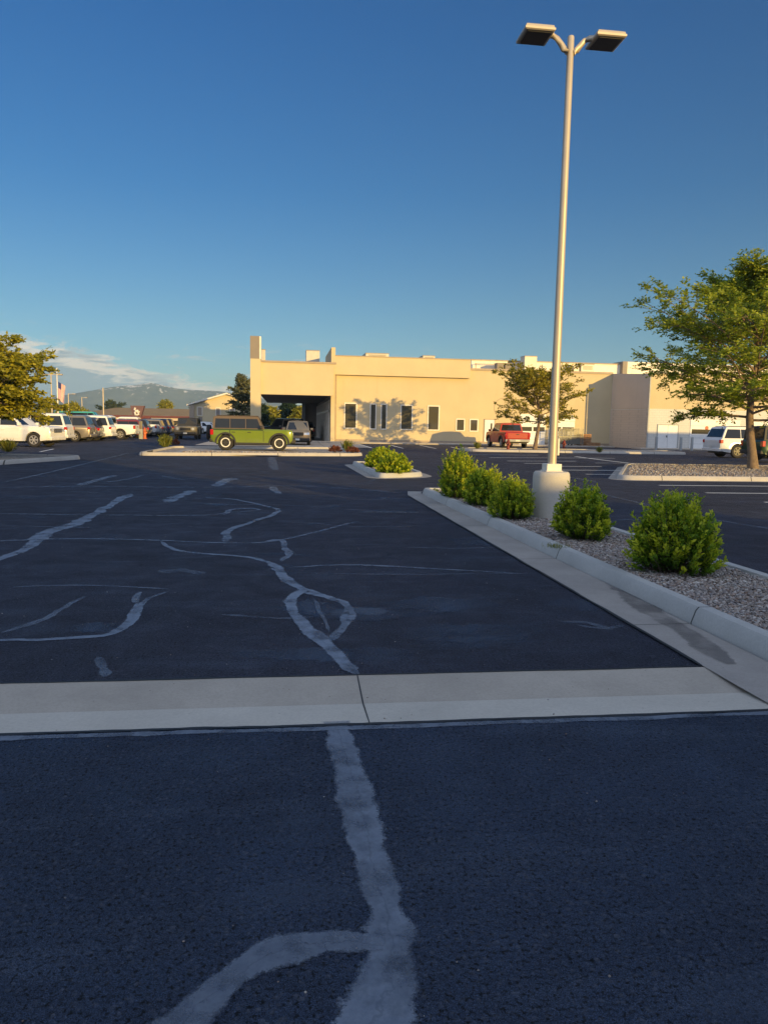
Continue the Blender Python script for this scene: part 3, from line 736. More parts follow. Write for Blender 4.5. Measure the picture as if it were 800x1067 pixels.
def fartree(px, base, top, gy, wpx, label, name='far_tree', leaf='leaffar', seed=1, shape=None, nprim=26, leafL=.4, n=(7, 6, 7), th=.18, rise=(.2, .9), group='trees beyond the lot'):
    p = W(px, base, gy); zt = WZ(px, top, gy); sc = gy / 790
    R0 = wpx * sc / 2
    return tree(name, label, 'tree', (p.x, gy, 0), zt, zt * th, shape or interp([(0, R0 * .8), (.3, R0), (.65, R0 * .75), (1, R0 * .2)]), nprim=nprim, nsec=n[0], ntw=n[1], nleaf=n[2],
                leafL=leafL, leafW=leafL * .55, tr=.03 * zt, rise=rise, seed=seed, leaf=leaf, spray=leafL * 2.4, group=group, bark='barkdark')
cone = lambda R0: interp([(0, R0), (.2, R0 * .95), (1, R0 * .05)])
fartree(253, 445, 393, 100, 26, 'sparse grey green tree between the gable building and the canopy', leaf='leafcotton', seed=31, leafL=.32, n=(8, 6, 7))
R1 = 19 * 150 / 790 / 2
fartree(300, 446, 420.5, 150, 22, 'dark conical spruce seen through the canopy opening', 'spruce_tree', 'leafspruce', 32, cone(2.3), 60, .5, (8, 6, 7), .06, (-.15, .3))
fartree(281, 446, 427, 140, 20, 'yellow green tree left of the spruce seen through the canopy', leaf='leafgold', seed=33)
fartree(314, 446, 428, 145, 18, 'yellow green tree right of the spruce seen through the canopy', leaf='leafgold', seed=34)
fartree(272, 446, 424, 120, 10, 'dark green tree at the left pillar of the canopy', leaf='leafspruce', seed=35)
fartree(78, 446, 421, 190, 13, 'olive pointed tree right of the flagpole', 'pine_tree', 'leafgold', 36, cone(2.0), 40, .55, (6, 5, 6), .08, (0, .4))
fartree(69, 446, 424, 195, 9, 'narrow olive tree close to the flagpole', 'pine_tree', 'leaffar', 37, cone(1.6), 36, .55, (6, 5, 6), .08, (0, .4))
fartree(88, 446, 429, 185, 10, 'short olive tree left of the brown roofed building', leaf='leafgold', seed=38)
fartree(50, 446, 425, 200, 16, 'bushy tree behind the white pickups at left', leaf='leafgold', seed=39)
fartree(174, 446, 419.5, 260, 14, 'round tree top showing over the brown roof', leaf='leafgold', seed=40, leafL=.6)
fartree(118, 446, 424, 380, 30, 'low far tree behind the brown roof, left part', leaf='leaffar', seed=41, leafL=.9)
fartree(207, 446, 424, 300, 22, 'low far tree behind the gable building', leaf='leaffar', seed=42, leafL=.8)

# ------------------------------------------------------------------ lamp post
PX, PYy = 4.36, 12.05
lp = thing('lamp_post', 'tall tan double headed lamp post on a round concrete footing', 'lamp post', (PX, PYy, .1))
m = MB(); m.lathe([(.31, 0), (.305, .05), (.30, .70), (.292, .755), (.27, .785), (.2, .79)], 40); m.build('footing', 'base', lp, smooth=40)
m = MB(); m.box(-.145, .145, -.145, .145, .79, .805); m.box(-.125, .125, -.125, .125, .805, .915); m.build('base_cover', 'trimwhite', lp, bevel=.015)
topz = WZ(596, 38, PYy) - .1
m = MB(); m.lathe([(.072, .9), (.070, 2), (.060, topz * .6), (.052, topz - .02), (.045, topz)], 20); m.build('pole', 'pole', lp, smooth=40)
m = MB(); m.box(.07, .105, -.04, .04, 1.05, 1.33); m.build('hand_hole_cover', 'trimwhite', lp, bevel=.01)
for s in (-1, 1):
    za = topz - .20
    m = MB(); pts = [(s * .04, 0, za - .04), (s * .10, 0, za + .0), (s * .15, 0, za + .07), (s * .22, 0, za + .15), (s * .30, 0, za + .19), (s * .38, 0, za + .195)]
    m.tube(pts, [.055, .05, .045, .042, .045, .05], 10); m.build('arm', 'pole', lp, smooth=50)
    h = MB(); x0, x1 = .33 * s, .80 * s
    zb = za + .135
    def ringz(ins, z, yy): return [(x0 + s * ins, -yy + ins, z), (x1 - s * ins, -yy + ins, z), (x1 - s * ins, yy - ins, z), (x0 + s * ins, yy - ins, z)]
    yy = .25
    rr = [ringz(.02, zb - .0, yy), ringz(0, zb + .015, yy), ringz(0, zb + .045, yy), ringz(.012, zb + .05, yy), ringz(.02, zb + .085, yy), ringz(.07, zb + .115, yy), ringz(.15, zb + .128, yy)]
    vs = [p for q in rr for p in q]; fs = [(i * 4 + k, i * 4 + (k + 1) % 4, (i + 1) * 4 + (k + 1) % 4, (i + 1) * 4 + k) for i in range(len(rr) - 1) for k in range(4)]
    fs += [(3, 2, 1, 0), tuple(len(vs) - 4 + k for k in range(4))]
    h.add(vs, fs); ho = h.build('lamp_head', 'pole', lp, smooth=30)
    m = MB(); m.box(min(x0, x1) + .05, max(x0, x1) - .05, -yy + .05, yy - .05, zb - .012, zb - .001); m.build('lens', 'lampdark', ho)

# ------------------------------------------------------------------ main building
FY = 65.0
bld = thing('commercial_building', 'long low cream stucco commercial building with flat roof and drive-through canopy', 'building', (0, FY, 0))
def P_(m, name, mat, par=None, **k):
    m.v = [(x, y - FY, z) for x, y, z in m.v]; return m.build(name, mat, par or bld, **k)
def fx(px, py=450): return WX(px, py, FY)
XL = fx(348); XR = fx(635, 450); XB = fx(489, 385)
ZT = WZ(350, 371.3, FY); ZB = WZ(350, 390.5, FY); ZR = WZ(560, 387.6, FY)
P_(MB().box(XL, XR, FY, 95, -.1, ZR), 'main_wall', 'wall')
P_(MB().box(XL + .02, XB, FY - .38, FY + 6, ZB, ZT), 'parapet_band', 'wall')
P_(MB().box(XL, XB + .03, FY - .42, FY - .36, ZT - .0, ZT + .07), 'parapet_cap', 'trimtan')
P_(MB().box(XB + .04, XR, FY - .06, FY + .3, ZR - .02, ZR + .16), 'roof_cap', 'trimtan')
P_(MB().box(XL - .32, XL + .02, FY - .42, FY + 9, ZB - 6.4 if False else -.1, WZ(349, 362.5, FY)), 'corner_fin', 'wall')
P_(MB().box(XL + .05, XL + .17, FY - .1, FY - .004, .1, ZB), 'downpipe', 'trimtan')
P_(MB().box(XL + .2, XR, FY - .045, FY - .003, .12, .3), 'base_trim', 'trimtan')
# upper rear volume
UY = 76
ux0, ux1 = WX(491, 380, UY), WX(646, 380, UY)
P_(MB().box(ux0, ux1, UY, 100, 4, WZ(560, 377.3, UY)), 'upper_wall', 'trimwhite')
P_(MB().box(ux0 - .1, ux1, UY - .1, UY + .2, WZ(560, 377.3, UY), WZ(560, 376.4, UY)), 'upper_cap', 'trimtan')
P_(MB().box(ux1, ux1 + .5, UY - .6, 100, 4, WZ(648, 377, UY)), 'pier', 'taupe')
P_(MB().box(ux1 + .5, ux1 + 32, UY - .4, 100, 4, WZ(660, 377.5, UY)), 'upper_wall', 'trimwhite')
P_(MB().box(ux0 + .2, ux0 + 5.2, UY - .5, UY - .42, WZ(500, 379.8, UY), WZ(500, 379.2, UY)), 'pipe', 'trimtan')
for q in (.3, 2.5, 5.0): P_(MB().box(ux0 + q, ux0 + q + .07, UY - .5, UY - .43, 6, WZ(500, 379.3, UY)), 'pipe_stand', 'trimtan')
# windows of the facade (frame > pane)
def window(x0, x1, z0, z1, y, fw=.09, mull=0, frame='trimwhite', par=None):
    m = MB(); d = .05
    m.box(x0 - fw, x0, y - d, y - .002, z0 - fw, z1 + fw); m.box(x1, x1 + fw, y - d, y - .002, z0 - fw, z1 + fw)
    m.box(x0, x1, y - d, y - .002, z1, z1 + fw); m.box(x0, x1, y - d, y - .002, z0 - fw, z0)
    for k in range(mull):
        xm = x0 + (x1 - x0) * (k + 1) / (mull + 1); m.box(xm - .03, xm + .03, y - d + .01, y - .004, z0, z1)
    w = P_(m, 'window', frame, par)
    p = MB().box(x0, x1, y - .02, y - .003, z0, z1); p.v = [(a, b - FY, c) for a, b, c in p.v]
    p.build('pane', 'glass', w); return w
for a, b, t_, bo in ((359.3, 370.5, 420.8, 445.6), (386, 390.7, 421.6, 446.4), (397.2, 401.7, 421.8, 446.6), (417.7, 428.3, 422.8, 447), (445.8, 456.2, 423.6, 447.6), (475.5, 482.8, 437.3, 448.2), (489.7, 496.7, 437.6, 448.7)):
    window(fx(a), fx(b), WZ((a + b) / 2, bo, FY), WZ((a + b) / 2, t_, FY), FY)
def door(x0, x1, z0, z1, y, double=False, name='door'):
    m = MB(); m.box(x0, x1, y - .04, y - .003, z0, z1); dd = P_(m, name, 'doorw')
    f = MB(); f.box(x0 - .07, x0, y - .06, y - .002, z0, z1 + .07); f.box(x1, x1 + .07, y - .06, y - .002, z0, z1 + .07); f.box(x0, x1, y - .06, y - .002, z1, z1 + .07)
    if double: f.box((x0 + x1) / 2 - .012, (x0 + x1) / 2 + .012, y - .045, y - .039, z0, z1)
    f.v = [(a, b - FY, c) for a, b, c in f.v]; f.build('door_frame', 'trimtan' if not double else 'bollard', dd)
    h = MB(); hx = x1 - .14 if not double else (x0 + x1) / 2 - .09; h.box(hx - .02, hx + .02, y - .1, y - .04, 1.0, 1.16); h.v = [(a, b - FY, c) for a, b, c in h.v]
    h.build('door_handle', 'black', dd); return dd
door(fx(504.5), fx(514.3), .12, 2.2, FY)
P_(MB().box(fx(510.5), fx(512.3), FY - .05, FY - .041, 1.35, 1.9), 'door_glass', 'glass')
# overhead doors with a dark window band
def ohd(x0, x1, z1, y, zw0, zw1, nwin, zb=.0):
    m = MB(); m.box(x0, x1, y - .05, y - .003, zb, z1)
    d = P_(m, 'overhead_door', 'doorw')
    q = MB()
    for k in range(1, 5): q.box(x0, x1, y - .054, y - .051, zb + (z1 - zb) * k / 5 - .01, zb + (z1 - zb) * k / 5 + .01)
    q.v = [(a, b - FY, c) for a, b, c in q.v]; q.build('panel_joint', 'bollard', d)
    for k in range(nwin):
        a = x0 + (x1 - x0) * (k + .06) / nwin; b = x0 + (x1 - x0) * (k + .94) / nwin
        q = MB().box(a, b, y - .06, y - .051, zw0, zw1); q.v = [(a_, b_ - FY, c_) for a_, b_, c_ in q.v]; q.build('door_window', 'glass', d)
ohd(fx(541), fx(567.5), 2.75, FY, WZ(555, 449.3, FY), WZ(555, 445, FY), 2)
ohd(fx(571), fx(598), 2.75, FY, WZ(585, 449.3, FY), WZ(585, 445, FY), 2)
# east block: slanted return wall then door wall
RY = 59.7
x1_ = WX(674, 450, RY); zf = WZ(674, 389.6, RY); zi = WZ(635, 389.5, FY)
pts = [(XR - .02, FY + .0), (x1_, RY), (62, RY), (62, 96), (XR - .02, 96)]
zs_ = WZ(635, 426.7, FY)
P_(MB().prism(pts, -.1, zs_), 'block_wall', 'wallwhite')
P_(MB().prism([(a + .02 if i in (0, 4) else a - .02 if i in (2, 3) else a + .02, b_ + .02 if i in (1, 2) else b_) for i, (a, b_) in enumerate(pts)], zs_, [zi, zf, zf, zf, zi]), 'upper_block_wall', 'wall')
# tan return face, 3 mm proud of the block
def ret(z0, z1a, z1b, mat, nm):
    dx, dy = x1_ - XR, RY - FY; L_ = math.hypot(dx, dy); nx, ny = dy / L_ * .02, -dx / L_ * .02
    P_(MB().hexa([(XR + nx, FY - .02 + ny, z0), (x1_ + nx, RY + ny, z0), (x1_, RY, z0), (XR, FY - .02, z0)], [(XR + nx, FY - .02 + ny, z1a), (x1_ + nx, RY + ny, z1b), (x1_, RY, z1b), (XR, FY - .02, z1a)]), nm, mat)
ret(0, zs_ - .04, zs_ - .04, 'wallreturn', 'return_wall'); ret(zs_ + .04, zi + .01, zf + .01, 'wallsmooth', 'return_wall_upper')
P_(MB().box(x1_, 62, RY - .08, RY + .2, zf, zf + .12), 'block_cap', 'trimtan')
P_(MB().box(x1_ - .12, x1_ - .02, RY - .2, RY - .1, .1, zf - .2), 'downpipe', 'bollard')
ex0, ex1 = WX(684.5, 455, RY), WX(705, 455, RY)
door(ex0, ex1, .02, WZ(695, 443, RY), RY, True, 'double_door')
gx0 = WX(718, 455, RY)
ohd(gx0, gx0 + 4.4, WZ(740, 436.5, RY) - .1, RY, WZ(725, 452, RY), WZ(725, 447.3, RY), 2)
ohd(gx0 + 5.2, gx0 + 9.6, WZ(740, 436.5, RY) - .1, RY, WZ(725, 452, RY), WZ(725, 447.3, RY), 2)
sgn = P_(MB().lathe([(.16, 0), (.16, .04)], 20, 'y', (WX(735.5, 446, RY), RY - .06, WZ(735.5, 446, RY))), 'round_sign', 'redlens')
# faint round wall emblem
ec = W(524.5, 425, FY)
ring = MB(); ra = 10.6 * FY / 790
for k in range(48):
    a0, a1 = 2 * math.pi * k / 48, 2 * math.pi * (k + 1) / 48
    ring.add([(ec.x + math.cos(a) * rr_, FY - .012, ec.z + math.sin(a) * rr_) for a in (a0, a1) for rr_ in (ra - .05, ra)], [(0, 2, 3, 1)])
P_(ring, 'wall_emblem', 'trimtan')
# canopy
CY = 63.6
cx0, cx1 = WX(261.2, 400, CY), WX(347.6, 400, CY)
ctop = WZ(300, 378, CY); cbot = WZ(300, 411.3, CY)
px1 = WX(270, 400, CY)
P_(MB().box(px1, cx1 - .02, CY, CY + .5, cbot, ctop), 'canopy_fascia', 'wall')
P_(MB().box(px1, cx1 - .02, CY + .5, 93, cbot + .05, ctop - .4), 'canopy_roof', 'soffit')
P_(MB().box(px1 + .01, cx1 + .2, CY - .08, CY + .3, ctop, ctop + .14), 'canopy_cap', 'trimtan')
pt = WZ(265, 350.5, CY); pm = WZ(265, 374, CY)
P_(MB().box(cx0, px1 + .15, CY - .35, CY + .9, 0, pm), 'pylon', 'wall')
P_(MB().box(cx0 - .02, px1 + .04, CY - .36, CY + .6, pm, pt), 'pylon_cap', 'taupe')
P_(MB().box(px1 + .04, px1 + .17, CY - .34, CY + .6, pm, pt - .02), 'pylon_cap_side', 'trimwhite')
# interior right wall frames and far wall
for k in range(12):
    y = 66 + k * 2.3
    P_(MB().box(XL - .44, XL - .33, y, y + .25, 0, cbot - .3), 'pilaster', 'trimwhite')
P_(MB().box(XL - .42, XL - .33, 66, 93, 2.6, 2.8), 'rail', 'trimwhite')
bx = WX(318, 440, 92)
P_(MB().box(bx, XL, 92, 92.5, 0, cbot + .2), 'rear_wall', 'taupe')
P_(MB().box(bx - .4, bx, 91.6, 92.3, 0, cbot + .2), 'rear_pillar', 'bollard')
P_(MB().box(XL - .325, XL - .3, 66, 92, 0, cbot), 'lane_wall', 'taupe')
# rooftop units
def rbox(px0, px1_, pyt, pyb, gy, label, depth=1.6, mat='hvac', grille=True, name='rooftop_unit'):
    x0, x1 = WX(px0, pyb, gy), WX(px1_, pyb, gy); z1 = WZ((px0 + px1_) / 2, pyt, gy); z0 = WZ((px0 + px1_) / 2, pyb, gy)
    t = thing(name, label, 'rooftop unit', ((x0 + x1) / 2, gy + depth / 2, z0 - .3), 0, 'rooftop units on the commercial building')
    w = (x1 - x0) / 2; h = z1 - z0 + .3
    MB().box(-w, w, -depth / 2, depth / 2, 0, h).build('housing', mat, t, bevel=.02)
    if grille:
        g = MB(); n = 5
        for k in range(n): g.box(-w * .75, w * .75, -depth / 2 - .03, -depth / 2 - .001, h * (.45 + .09 * k), h * (.45 + .09 * k) + .03 * h)
        g.build('louvre', 'taupe', t)
    MB().box(-w - .02, w + .02, -depth / 2 - .03, depth / 2 + .02, h + .002, h + .05).build('lid', 'trimtan', t)
rbox(319, 333, 365.5, 378, 74, 'square pale rooftop unit above the canopy', 2.0, grille=False)
rbox(272.5, 276.5, 364.5, 375, 66, 'small narrow box behind the taupe pylon cap', .4, grille=False)
rbox(381, 405, 368.5, 372, 72, 'long low rooftop unit above the tall windows', 3)
rbox(440.5, 453, 371, 374.5, 72, 'short low rooftop unit with dark louvres', 2)
rbox(517.5, 524.5, 378.6, 385, 74, 'left one of a pair of small louvred roof boxes', 1, 'taupe')
rbox(526, 532.5, 378.8, 385, 74, 'right one of a pair of small louvred roof boxes', 1, 'taupe')
rbox(546, 558.8, 371.3, 385.5, 74, 'tall pale cube unit above the roof left of the lamp post', 1.4, grille=False)
rbox(605, 618.5, 379.6, 386.5, 74, 'wide louvred unit on the roof right of the lamp post', 1.3)
rbox(597, 603, 381.6, 386.5, 74, 'small vent hood left of the wide louvred unit', .8, grille=False)

# bollards, hydrants, cages, pallets
def bollard(px, py, gy, top, label):
    p = G(px, py); x = WX(px, py, gy)
    o = MB(); o.lathe([(.11, 0), (.11, 1.0), (.1, 1.06), (.06, 1.1), (.0, 1.11)], 16)
    b = o.build('bollard', 'bollard', smooth=40); b.location = (x, gy, .0); tag(b, label, 'bollard', 'grey bollards by the white doors'); return b
for px, lb in ((683, 'grey bollard left of the white double door'), (708.5, 'grey bollard just right of the white double door'), (720, 'grey bollard left of the right hand overhead door'), (640 - 3, None)):
    if lb: bollard(px, 468, 57.4, 448, lb)
def hydrant(loc, label, mat='redbrown', s=1.0):
    t = thing('fire_hydrant', label, 'fire hydrant', loc, .3, 'fire hydrants'); t.scale = (s,) * 3
    MB().lathe([(.17, 0), (.17, .04), (.11, .05), (.105, .5), (.14, .52), (.14, .56), (.11, .58), (.08, .68), (.03, .72), (.03, .77), (0, .78)], 16).build('barrel', mat, t, smooth=40)
    MB().lathe([(.06, -.17), (.06, -.1), (.05, -.09), (.05, .09), (.06, .1), (.06, .17)], 12, 'x', (0, 0, .42)).build('side_nozzle', mat, t, smooth=40)
    MB().lathe([(.08, -.19), (.08, -.12), (.065, -.11), (.065, 0)], 12, 'y', (0, 0, .38)).build('front_nozzle', mat, t, smooth=40)
    return t
p = G(529, 470); h1 = hydrant((p.x, p.y, 0.1), 'dark red fire hydrant right behind the red pickup', s=.95)
p = G(587, 469); dup(h1, (p.x, p.y, .1), label='red fire hydrant just right of the lamp post', scale=.85)
p = G(151, 457.2); h3 = hydrant((p.x, p.y, 0), 'orange fire hydrant among the parked cars beside the striped post', 'orange', 1.25)
# wire cages
def cage(px0, px1_, pyt, gy, label):
    x0, x1 = WX(px0, 460, gy), WX(px1_, 460, gy); H = WZ((px0 + px1_) / 2, pyt, gy); w = (x1 - x0) / 2
    t = thing('wire_cage', label, 'wire cage', ((x0 + x1) / 2, gy, .12), 0, 'wire cages against the wall'); d = .5; H -= .12
    m = MB()
    for sx in (-w, w):
        for sy in (-d, d): m.box(sx - .03, sx + .03, sy - .03, sy + .03, .1, H)
    for z in (.12, H - .03, H * .5):
        for sy in (-d, d): m.box(-w + .03, w - .03, sy - .025, sy + .025, z, z + .05)
        for sxx in (-w, w): m.box(sxx - .025, sxx + .025, -d + .03, d - .03, z, z + .05)
    m.build('frame', 'cage', t)
    g = MB(); g2 = MB(); n = 12
    for k in range(1, n):
        x = -w + 2 * w * k / n; g.box(x - .012, x + .012, -d - .012, -d + .012, .17, H - .04)
        x = -w + 2 * w * k / n; g2.box(x - .012, x + .012, d - .012, d + .012, .17, H - .04)
    g2.box(-w + .03, w - .03, d - .02, d - .013, H * .5, H * .5 + .03)
    for k in range(1, 10): g.box(-w + .03, w - .03, -d - .02, -d - .013, .17 + (H - .2) * k / 10, .19 + (H - .2) * k / 10)
    g.build('mesh_panel', 'cage', t)
    g2.build('mesh_panel', 'cage', t)
    MB().box(-w + .04, w - .04, -d + .04, d - .04, .17, H * .42).build('contents', 'taupe', t, bevel=.05)
    for sx in (-w + .1, w - .1):
        MB().lathe([(.07, -.03), (.07, .03)], 12, 'y', (sx, -d + .05, .07)).build('caster', 'black', t)
    return t
cage(579.5, 591, 446.8, 63.6, 'tall grey wire cage just right of the lamp post')
cage(592.2, 604.5, 446.3, 63.7, 'right hand wire cage beside the pallets')
def pallets(x, y, n, label, tilt=False):
    t = thing('pallet_stack', label, 'pallets', (x, y, .12), .05, 'wooden pallets by the wall')
    for k in range(n):
        m = MB(); z = k * .145
        for q in range(7): m.box(-.6 + q * .19, -.6 + q * .19 + .11, -.5, .5, z + .115, z + .135)
        for q in (-.46, -.04, .4): m.box(-.6, .65, q, q + .06, z + .02, z + .115)
        for q in range(3): m.box(-.6 + q * .57, -.6 + q * .57 + .1, -.5, .5, z, z + .02)
        m.build('pallet', 'wood', t)
    return t
a = WX(608.5, 462, 63.4)
ps = pallets(a, 63.6, 7, 'taller stack of brown wooden pallets right of the wire cages'); ps.scale = (.8, .8, 1.0)
a = WX(617, 462, 62.9)
pallets(a, 63.2, 2, 'low pile of wooden pallets in front of the tan wall').scale = (1.05, .8, 1)

# ------------------------------------------------------------------ vehicles (heading +X)
def wheel(parent, x, y, r, side, wdt=.24, rim='rim', ringcol=None, z=None):
    z = r if z is None else z
    m = MB(); h = wdt / 2
    m.lathe([(r * .60, -h * .8), (r * .68, -h), (r * .9, -h), (r * .985, -h * .75), (r, -h * .3), (r, h * .3), (r * .985, h * .75), (r * .9, h), (r * .68, h), (r * .60, h * .8)], 28, 'y')
    w = m.build('wheel', 'tyre', parent, smooth=40); w.location = (x, y, z)
    o = side * h
    rm = MB(); rm.lathe([(r * .60, o * .78), (r * .62, o * .98), (r * .55, o * .98), (r * .50, o * .55), (r * .12, o * .5), (r * .11, o * .8), (.01, o * .82)], 28, 'y')
    for k in range(6):
        a = k * math.pi / 3; c, s_ = math.cos(a), math.sin(a); q = r * .06
        pts = [(c * r * .1 - s_ * q, s_ * r * .1 + c * q), (c * r * .1 + s_ * q, s_ * r * .1 - c * q), (c * r * .56 + s_ * q * 1.6, s_ * r * .56 - c * q * 1.6), (c * r * .56 - s_ * q * 1.6, s_ * r * .56 + c * q * 1.6)]
        rm.hexa([(p[0], o * .55, p[1]) for p in pts], [(p[0], o * .9, p[1]) for p in pts])
    ro = rm.build('rim', rim, w, smooth=40)
    if ringcol:
        g = MB(); g.lathe([(r * .60, o * .99), (r * .60, o * 1.04), (r * .49, o * 1.04), (r * .48, o * .97)], 28, 'y'); g.f = g.f[:-2]
        g.build('rim_ring', ringcol, w)
    return w
def car(name, label, cat, x, y, rz, paint, L=4.8, Wd=1.9, H=1.75, wb=2.85, r=.37, gc=.24, belt=1.02, hood=1.0, cowl=.95, roof_r=None, roof_f=.35, rear_rake=.25,
        top='same', kind='suv', fo=.92, rim='rim', flare=None, group=None, z=0, rack=False, boxy=False, ring=None, glass='carglass', spare=False, cladding=None, doors=4, wside=3, grille='black'):
    t = thing(name, label, cat, (x, y, z), rz, group)
    xf = L / 2; xr = -L / 2; ff = xf - fo; fr = ff - wb; w = Wd / 2
    ar = r * 1.14
    def arch(cx):
        return [(cx + ar * math.cos(a), max(gc + .02, r + ar * math.sin(a))) for a in np.linspace(math.pi * 1.03, -.03 * math.pi, 11)]
    bot = gc + .03
    cx_ = cowl                                    # x of windscreen foot
    nose = .05 if boxy else .14
    prof = [(xr + .10, bot + .08), (fr - ar - .02, bot)] + arch(fr) + [(fr + ar + .02, bot), (ff - ar - .02, bot)] + arch(ff) + [(ff + ar + .02, bot + .02), (xf - .12, bot + .06), (xf - .01, bot + .2), (xf, hood - .30), (xf - nose * .4, hood - .1), (xf - nose, hood - .03), (xf - nose - .25, hood), (cx_, belt + (.0 if boxy else .03)), (xr + .08, belt), (xr, belt - .1), (xr, bot + .25)]
    m = MB(); n = len(prof)
    cxm, czm = 0, (belt + gc) / 2
    def sec(yv, ins, tz):
        out = []
        for (px_, pz_) in prof:
            qx = px_ - math.copysign(min(abs(px_), ins), px_) * (1 if abs(px_) > xf - .5 else .0)
            qz = pz_ - (ins * .7 if pz_ > belt - .2 else 0)
            yy = yv * (1 - tz * max(0, pz_ - (gc + .35)) ** 2)
            out.append((qx, yy, qz))
        return out
    secs = [sec(-w, .09, .045), sec(-w + .07, .0, .03), sec(0, -.03 if not boxy else 0, 0), sec(w - .07, 0, .03), sec(w, .09, .045)]
    vs = [p for s_ in secs for p in s_]
    fs = [tuple(range(n)), tuple(range(4 * n, 5 * n))[::-1]] + [(i * n + k, i * n + (k + 1) % n, (i + 1) * n + (k + 1) % n, (i + 1) * n + k) for i in range(4) for k in range(n)]
    m.add(vs, fs); body = m.build('body', paint, t, smooth=38)
    # dark wheel wells
    for cx in (fr, ff): 
        q = MB(); q.box(cx - ar * .92, cx + ar * .92, -w + .25, w - .25, gc, r + ar * .8); q.build('wheel_well', 'black', t)
    q = MB(); q.box(xr + .3, xf - .3, -w + .15, w - .15, gc - .02, gc + .12); q.build('underbody', 'black', t)
    # greenhouse
    hb = belt - .01
    if kind == 'pickup': gr, rr_ = fr + ar + .12 if doors == 4 else fr + .6, None
    else: gr = xr + .10
    rt = gr + rear_rake; ft = cx_ - roof_f * (1.6 if not boxy else .9)
    wt, wbt = w - (.22 if not boxy else .12), w - .06
    bow = .04
    def gy_(z): return wbt + (wt - wbt) * (z - hb) / (H - hb)
    gp = [(gr, hb), (rt, H - .05), (rt + .15, H), (ft - .12, H), (ft, H - .05), (cx_ + .02, hb)]
    m = MB(); vs = []
    for sgn_ in (-1, 0, 1):
        for (a, zz) in gp: vs.append((a, sgn_ * gy_(zz) * (.97 if zz >= H - .01 else 1), zz + (bow if sgn_ == 0 and zz > H - .06 else 0)))
    n = len(gp)
    m.add(vs, [tuple(range(n)), tuple(range(2 * n, 3 * n))[::-1]] + [(i * n + k, i * n + (k + 1) % n, (i + 1) * n + (k + 1) % n, (i + 1) * n + k) for i in range(2) for k in range(n)])
    m.build('cabin', paint if top == 'same' else top, t, smooth=30)
    # side glass
    z0, z1 = hb + .05, H - .14
    def xl(z): return gr + rear_rake * (z - hb) / (H - .05 - hb)
    def xR_(z): return cx_ + (ft - cx_) * (z - hb) / (H - .05 - hb)
    u0, u1 = .10, .10
    span0 = [xl(z0) + u0, xR_(z0) - u1]; span1 = [xl(z1) + u0, xR_(z1) - u1]
    for s_ in (-1, 1):
        for k in range(wside):
            g = .02
            a0 = span0[0] + (span0[1] - span0[0]) * k / wside + g; b0 = span0[0] + (span0[1] - span0[0]) * (k + 1) / wside - g
            a1 = a0 if k else span1[0] + g; b1 = b0 if k < wside - 1 else span1[1] - g
            if k == 0: a0 = span0[0] + g
            q = MB(); o1, o2 = gy_(z0), gy_(z1)
            P4 = [(a0, z0, o1), (b0, z0, o1), (b1, z1, o2), (a1, z1, o2)]
            q.hexa([(p_[0], s_ * (p_[2] - .01), p_[1]) for p_ in P4], [(p_[0], s_ * (p_[2] + .006), p_[1]) for p_ in P4])
            q.build('side_window', glass, t)
    # windscreen + rear window
    def glas(xa, za, xb, zb, nm, out):
        q = MB(); ya, yb = gy_(za) - .1, gy_(zb) - .1; dx = out * .012
        q.hexa([(xa - dx, -ya, za), (xa - dx, ya, za), (xb - dx, yb, zb), (xb - dx, -yb, zb)], [(xa + dx, -ya, za + .008), (xa + dx, ya, za + .008), (xb + dx, yb, zb + .008), (xb + dx, -yb, zb + .008)])
        q.build(nm, glass, t)
    glas(xR_(hb + .06), hb + .06, xR_(H - .11), H - .11, 'windscreen', 1)
    glas(xl(hb + .1), hb + .1, xl(H - .13), H - .13, 'rear_window', -1)
    # doors as seams (thin dark shut lines) and handles
    dx0 = gr + .02 if kind != 'pickup' else gr
    xs_ = [span0[0] + (span0[1] - span0[0]) * k / wside for k in range(wside + 1)]
    for s_ in (-1, 1):
        dl = xs_[1:] if wside == 3 else xs_
        for k in range(len(dl) - 1):
            a, b = dl[k], dl[k + 1]
            if k == len(dl) - 2: b = min(b, ff - ar - .05)
            q = MB(); zl = bot + .14; zt_ = belt - .09
            a_low = max(a, fr + ar + .04) if k == 0 else a
            yy0 = lambda zv: w * (1 - .045 * max(0, zv - (gc + .35)) ** 2)
            pts = [(a_low + .01, zl), (b - .01, zl), (b - .01, zt_), (a + .01, zt_), (a + .01, r + ar * .55)]
            q.add([(px_, s_ * (yy0(pz_) - .004), pz_) for px_, pz_ in pts] + [(px_, s_ * (yy0(pz_) + .014), pz_) for px_, pz_ in pts], [tuple(range(5)), tuple(range(5, 10))] + [(i, (i + 1) % 5, 5 + (i + 1) % 5, 5 + i) for i in range(5)])
            d = q.build('door', paint, t)
            hh = MB(); hh.box(a + .1, a + .28, min(s_ * (w + .0), s_ * (w + .04)), max(s_ * (w + .0), s_ * (w + .04)), belt - .2, belt - .165); hh.build('door_handle', 'black' if cladding or boxy else paint, d)
        q = MB(); q.box(cx_ - .18, cx_ - .03, min(s_ * (w - .02), s_ * (w + .2)), max(s_ * (w - .02), s_ * (w + .2)), belt + .02, belt + .19); q.build('mirror', 'black' if boxy else paint, t, bevel=.03)
